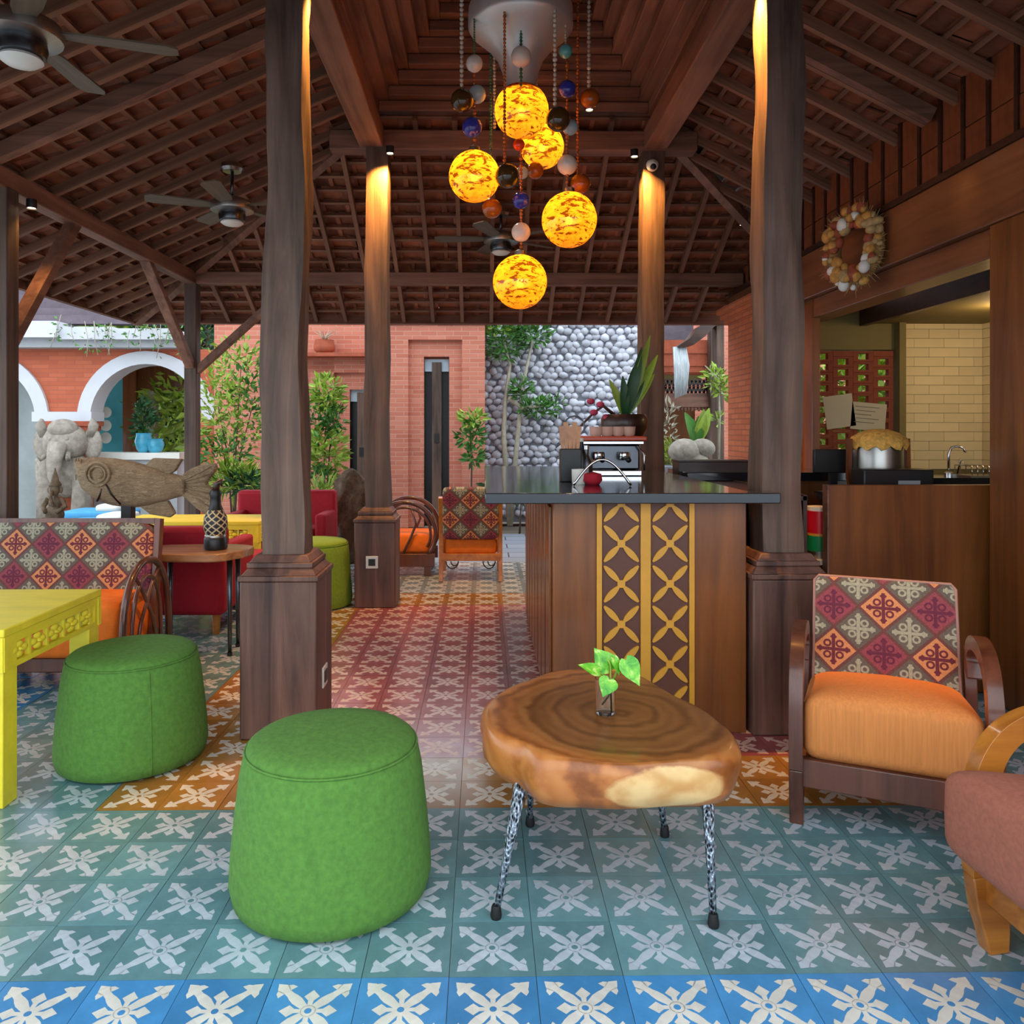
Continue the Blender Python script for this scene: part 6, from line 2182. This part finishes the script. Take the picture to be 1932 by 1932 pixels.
# ================================================================== DOWNLIGHTS ON THE COLUMNS AND ADDED FILL LIGHTS
glow = NT('warm_lens')
eg = glow.n('ShaderNodeEmission')
eg.inputs[0].default_value = (1, .80, .50, 1)
eg.inputs[1].default_value = 14
glow.L(eg.outputs[0], glow.out.inputs[0])
def downlight(loc, label, watt, tilt=(0, 0), size=75, col=(1, .50, .14)):
    t = thing('downlight', label, 'downlight', loc, 0, 'small warm downlights under the beams')
    MB().lathe([(.026, .0), (.028, .012), (.028, .05), (.0, .05)], 16, cap=False).build('housing', M['black'], t, 40)
    MB().lathe([(.0, .006), (.022, .006), (.022, .010), (0, .010)], 16, cap=False).build('lens', glow.mat, t)
    ld = bpy.data.lights.new('downlight_beam', 'SPOT')
    ld.energy = watt
    ld.color = col
    ld.spot_size = R(size)
    ld.spot_blend = .9
    ld.shadow_soft_size = .02
    lo = bpy.data.objects.new('downlight_beam', ld)
    COL.objects.link(lo)
    lo.parent = t
    lo.location = (0, 0, -.004)
    lo.rotation_euler = (R(tilt[0]), R(tilt[1]), 0)
    return t


downlight(tuple(W(736, 290, 5.46)), 'small warm downlight beside the rear left column head', 170, (22, 14), 90, (1, .45, .09))
downlight(tuple(W(1197, 296, 5.49)), 'small warm downlight beside the rear right column head', 140, (22, -14), 90, (1, .45, .09))
downlight((-.675, 3.36, 3.20), 'small warm downlight beside the front left column head', 210, (0, 17), 54, (1, .45, .09))
downlight((1.10, 3.33, 3.20), 'small warm downlight beside the front right column head', 260, (0, -17), 54, (1, .45, .09))
downlight(tuple(W(1112, 208, 5.30)), 'small warm downlight under the stepped beams right of the chandelier', 14, (0, 0), 100, (1, .72, .42))
downlight(tuple(W(868, 203, 5.30)), 'small warm downlight under the stepped beams left of the chandelier', 45, (0, 0), 120, (1, .88, .74))
downlight((-2.55, 4.45, 2.50), 'added warm fill downlight beside the left outer post', 9, (0, 0), 110)  # fill light added to brighten the left side, no known fixture
downlight((.25, 2.6, 2.70), 'added warm fill downlight on the unseen front slope over the coffee table', 8, (0, 0), 130, (1, .78, .5))  # fill added out of view to brighten the front of the interior

# security camera
p = W(1231, 312, 5.56)
sc_ = thing('security_camera', 'white dome security camera fixed near the top of the rear right column', 'camera', tuple(p))
MB().lathe([(.04, .03), (.044, .0), (.040, -.018), (.028, -.034)], 18).build('housing', M['white'], sc_, 50).rotation_euler = (R(-60), 0, 0)
MB().sphere((0, -.03, -.018), .022, .02, .022, 12, 8).build('dome', M['black'], sc_, 180)

# ================================================================== CEILING FANS
BLD = wood('fan_blade', c8(70, 58, 46), c8(120, 104, 84), 'x', 3, .5, .1)
def fan(x, y, z, zroof, label, rz):
    t = thing('ceiling_fan', label, 'ceiling fan', (x, y, z), rz, 'ceiling fans under the roof slopes')
    MB().tube([(0, 0, .10), (0, 0, zroof - z)], .011, 10).build('down_rod', M['steel_dark'], t, 180)
    MB().lathe([(.06, zroof - z - .03), (.075, zroof - z - .01), (.07, zroof - z + .02)], 20).build('ceiling_mount', M['brushed'], t, 40)
    MB().lathe([(.02, .12), (.08, .115), (.135, .085), (.145, .055), (.14, .03), (.10, .022), (.085, .02)], 28).build('motor_housing', M['brushed'], t, 40)
    MB().lathe([(.085, .02), (.09, -.005), (.082, -.035), (.07, -.04)], 24).build('switch_cup', M['steel_dark'], t, 40)
    MB().lathe([(.07, -.04), (.075, -.05), (.055, -.065), (.02, -.072), (.003, -.073)], 20).build('light_bowl', M['white'], t, 60)
    for k in range(5):
        a = 2 * PI * k / 5
        b = MB().prism([(.13, -.035), (.20, -.05), (.50, -.062), (.54, -.04), (.54, .04), (.50, .062), (.20, .05), (.13, .035)], lambda p_, q_, t_: (p_, q_, t_ + q_ * .16), .058, .066).build('blade', BLD, t)
        b.rotation_euler = (0, 0, a)
    return t


fan(W(40, 0, 2.92).x, 2.92, W(0, 88, 2.92).z, 3.12, 'nearest ceiling fan, in the upper left corner', .3)
fan(W(438, 0, 5.3).x, 5.3, W(0, 405, 5.3).z, 3.02, 'ceiling fan under the left roof slope behind the front left column', 1.0)
fan(W(945, 0, 6.4).x, 6.4, W(0, 462, 6.4).z, 3.03, 'far ceiling fan under the rear roof slope behind the chandelier', .6)

# ================================================================== KITCHEN LAMP
kl = thing('kitchen_lamp', 'warm round lamp on the kitchen ceiling', 'lamp', (3.45, 5.1, 2.07))
MB().lathe([(.08, 0), (.085, -.02), (.06, -.035), (.0, -.04)], 20, cap=False).build('diffuser', glow.mat, kl, 60)
ld = bpy.data.lights.new('kitchen_light', 'POINT')
ld.energy = 5.5
ld.color = (1, .66, .30)
ld.shadow_soft_size = .08
lo = bpy.data.objects.new('kitchen_light', ld)
COL.objects.link(lo)
lo.parent = kl
lo.location = (0, 0, -.10)
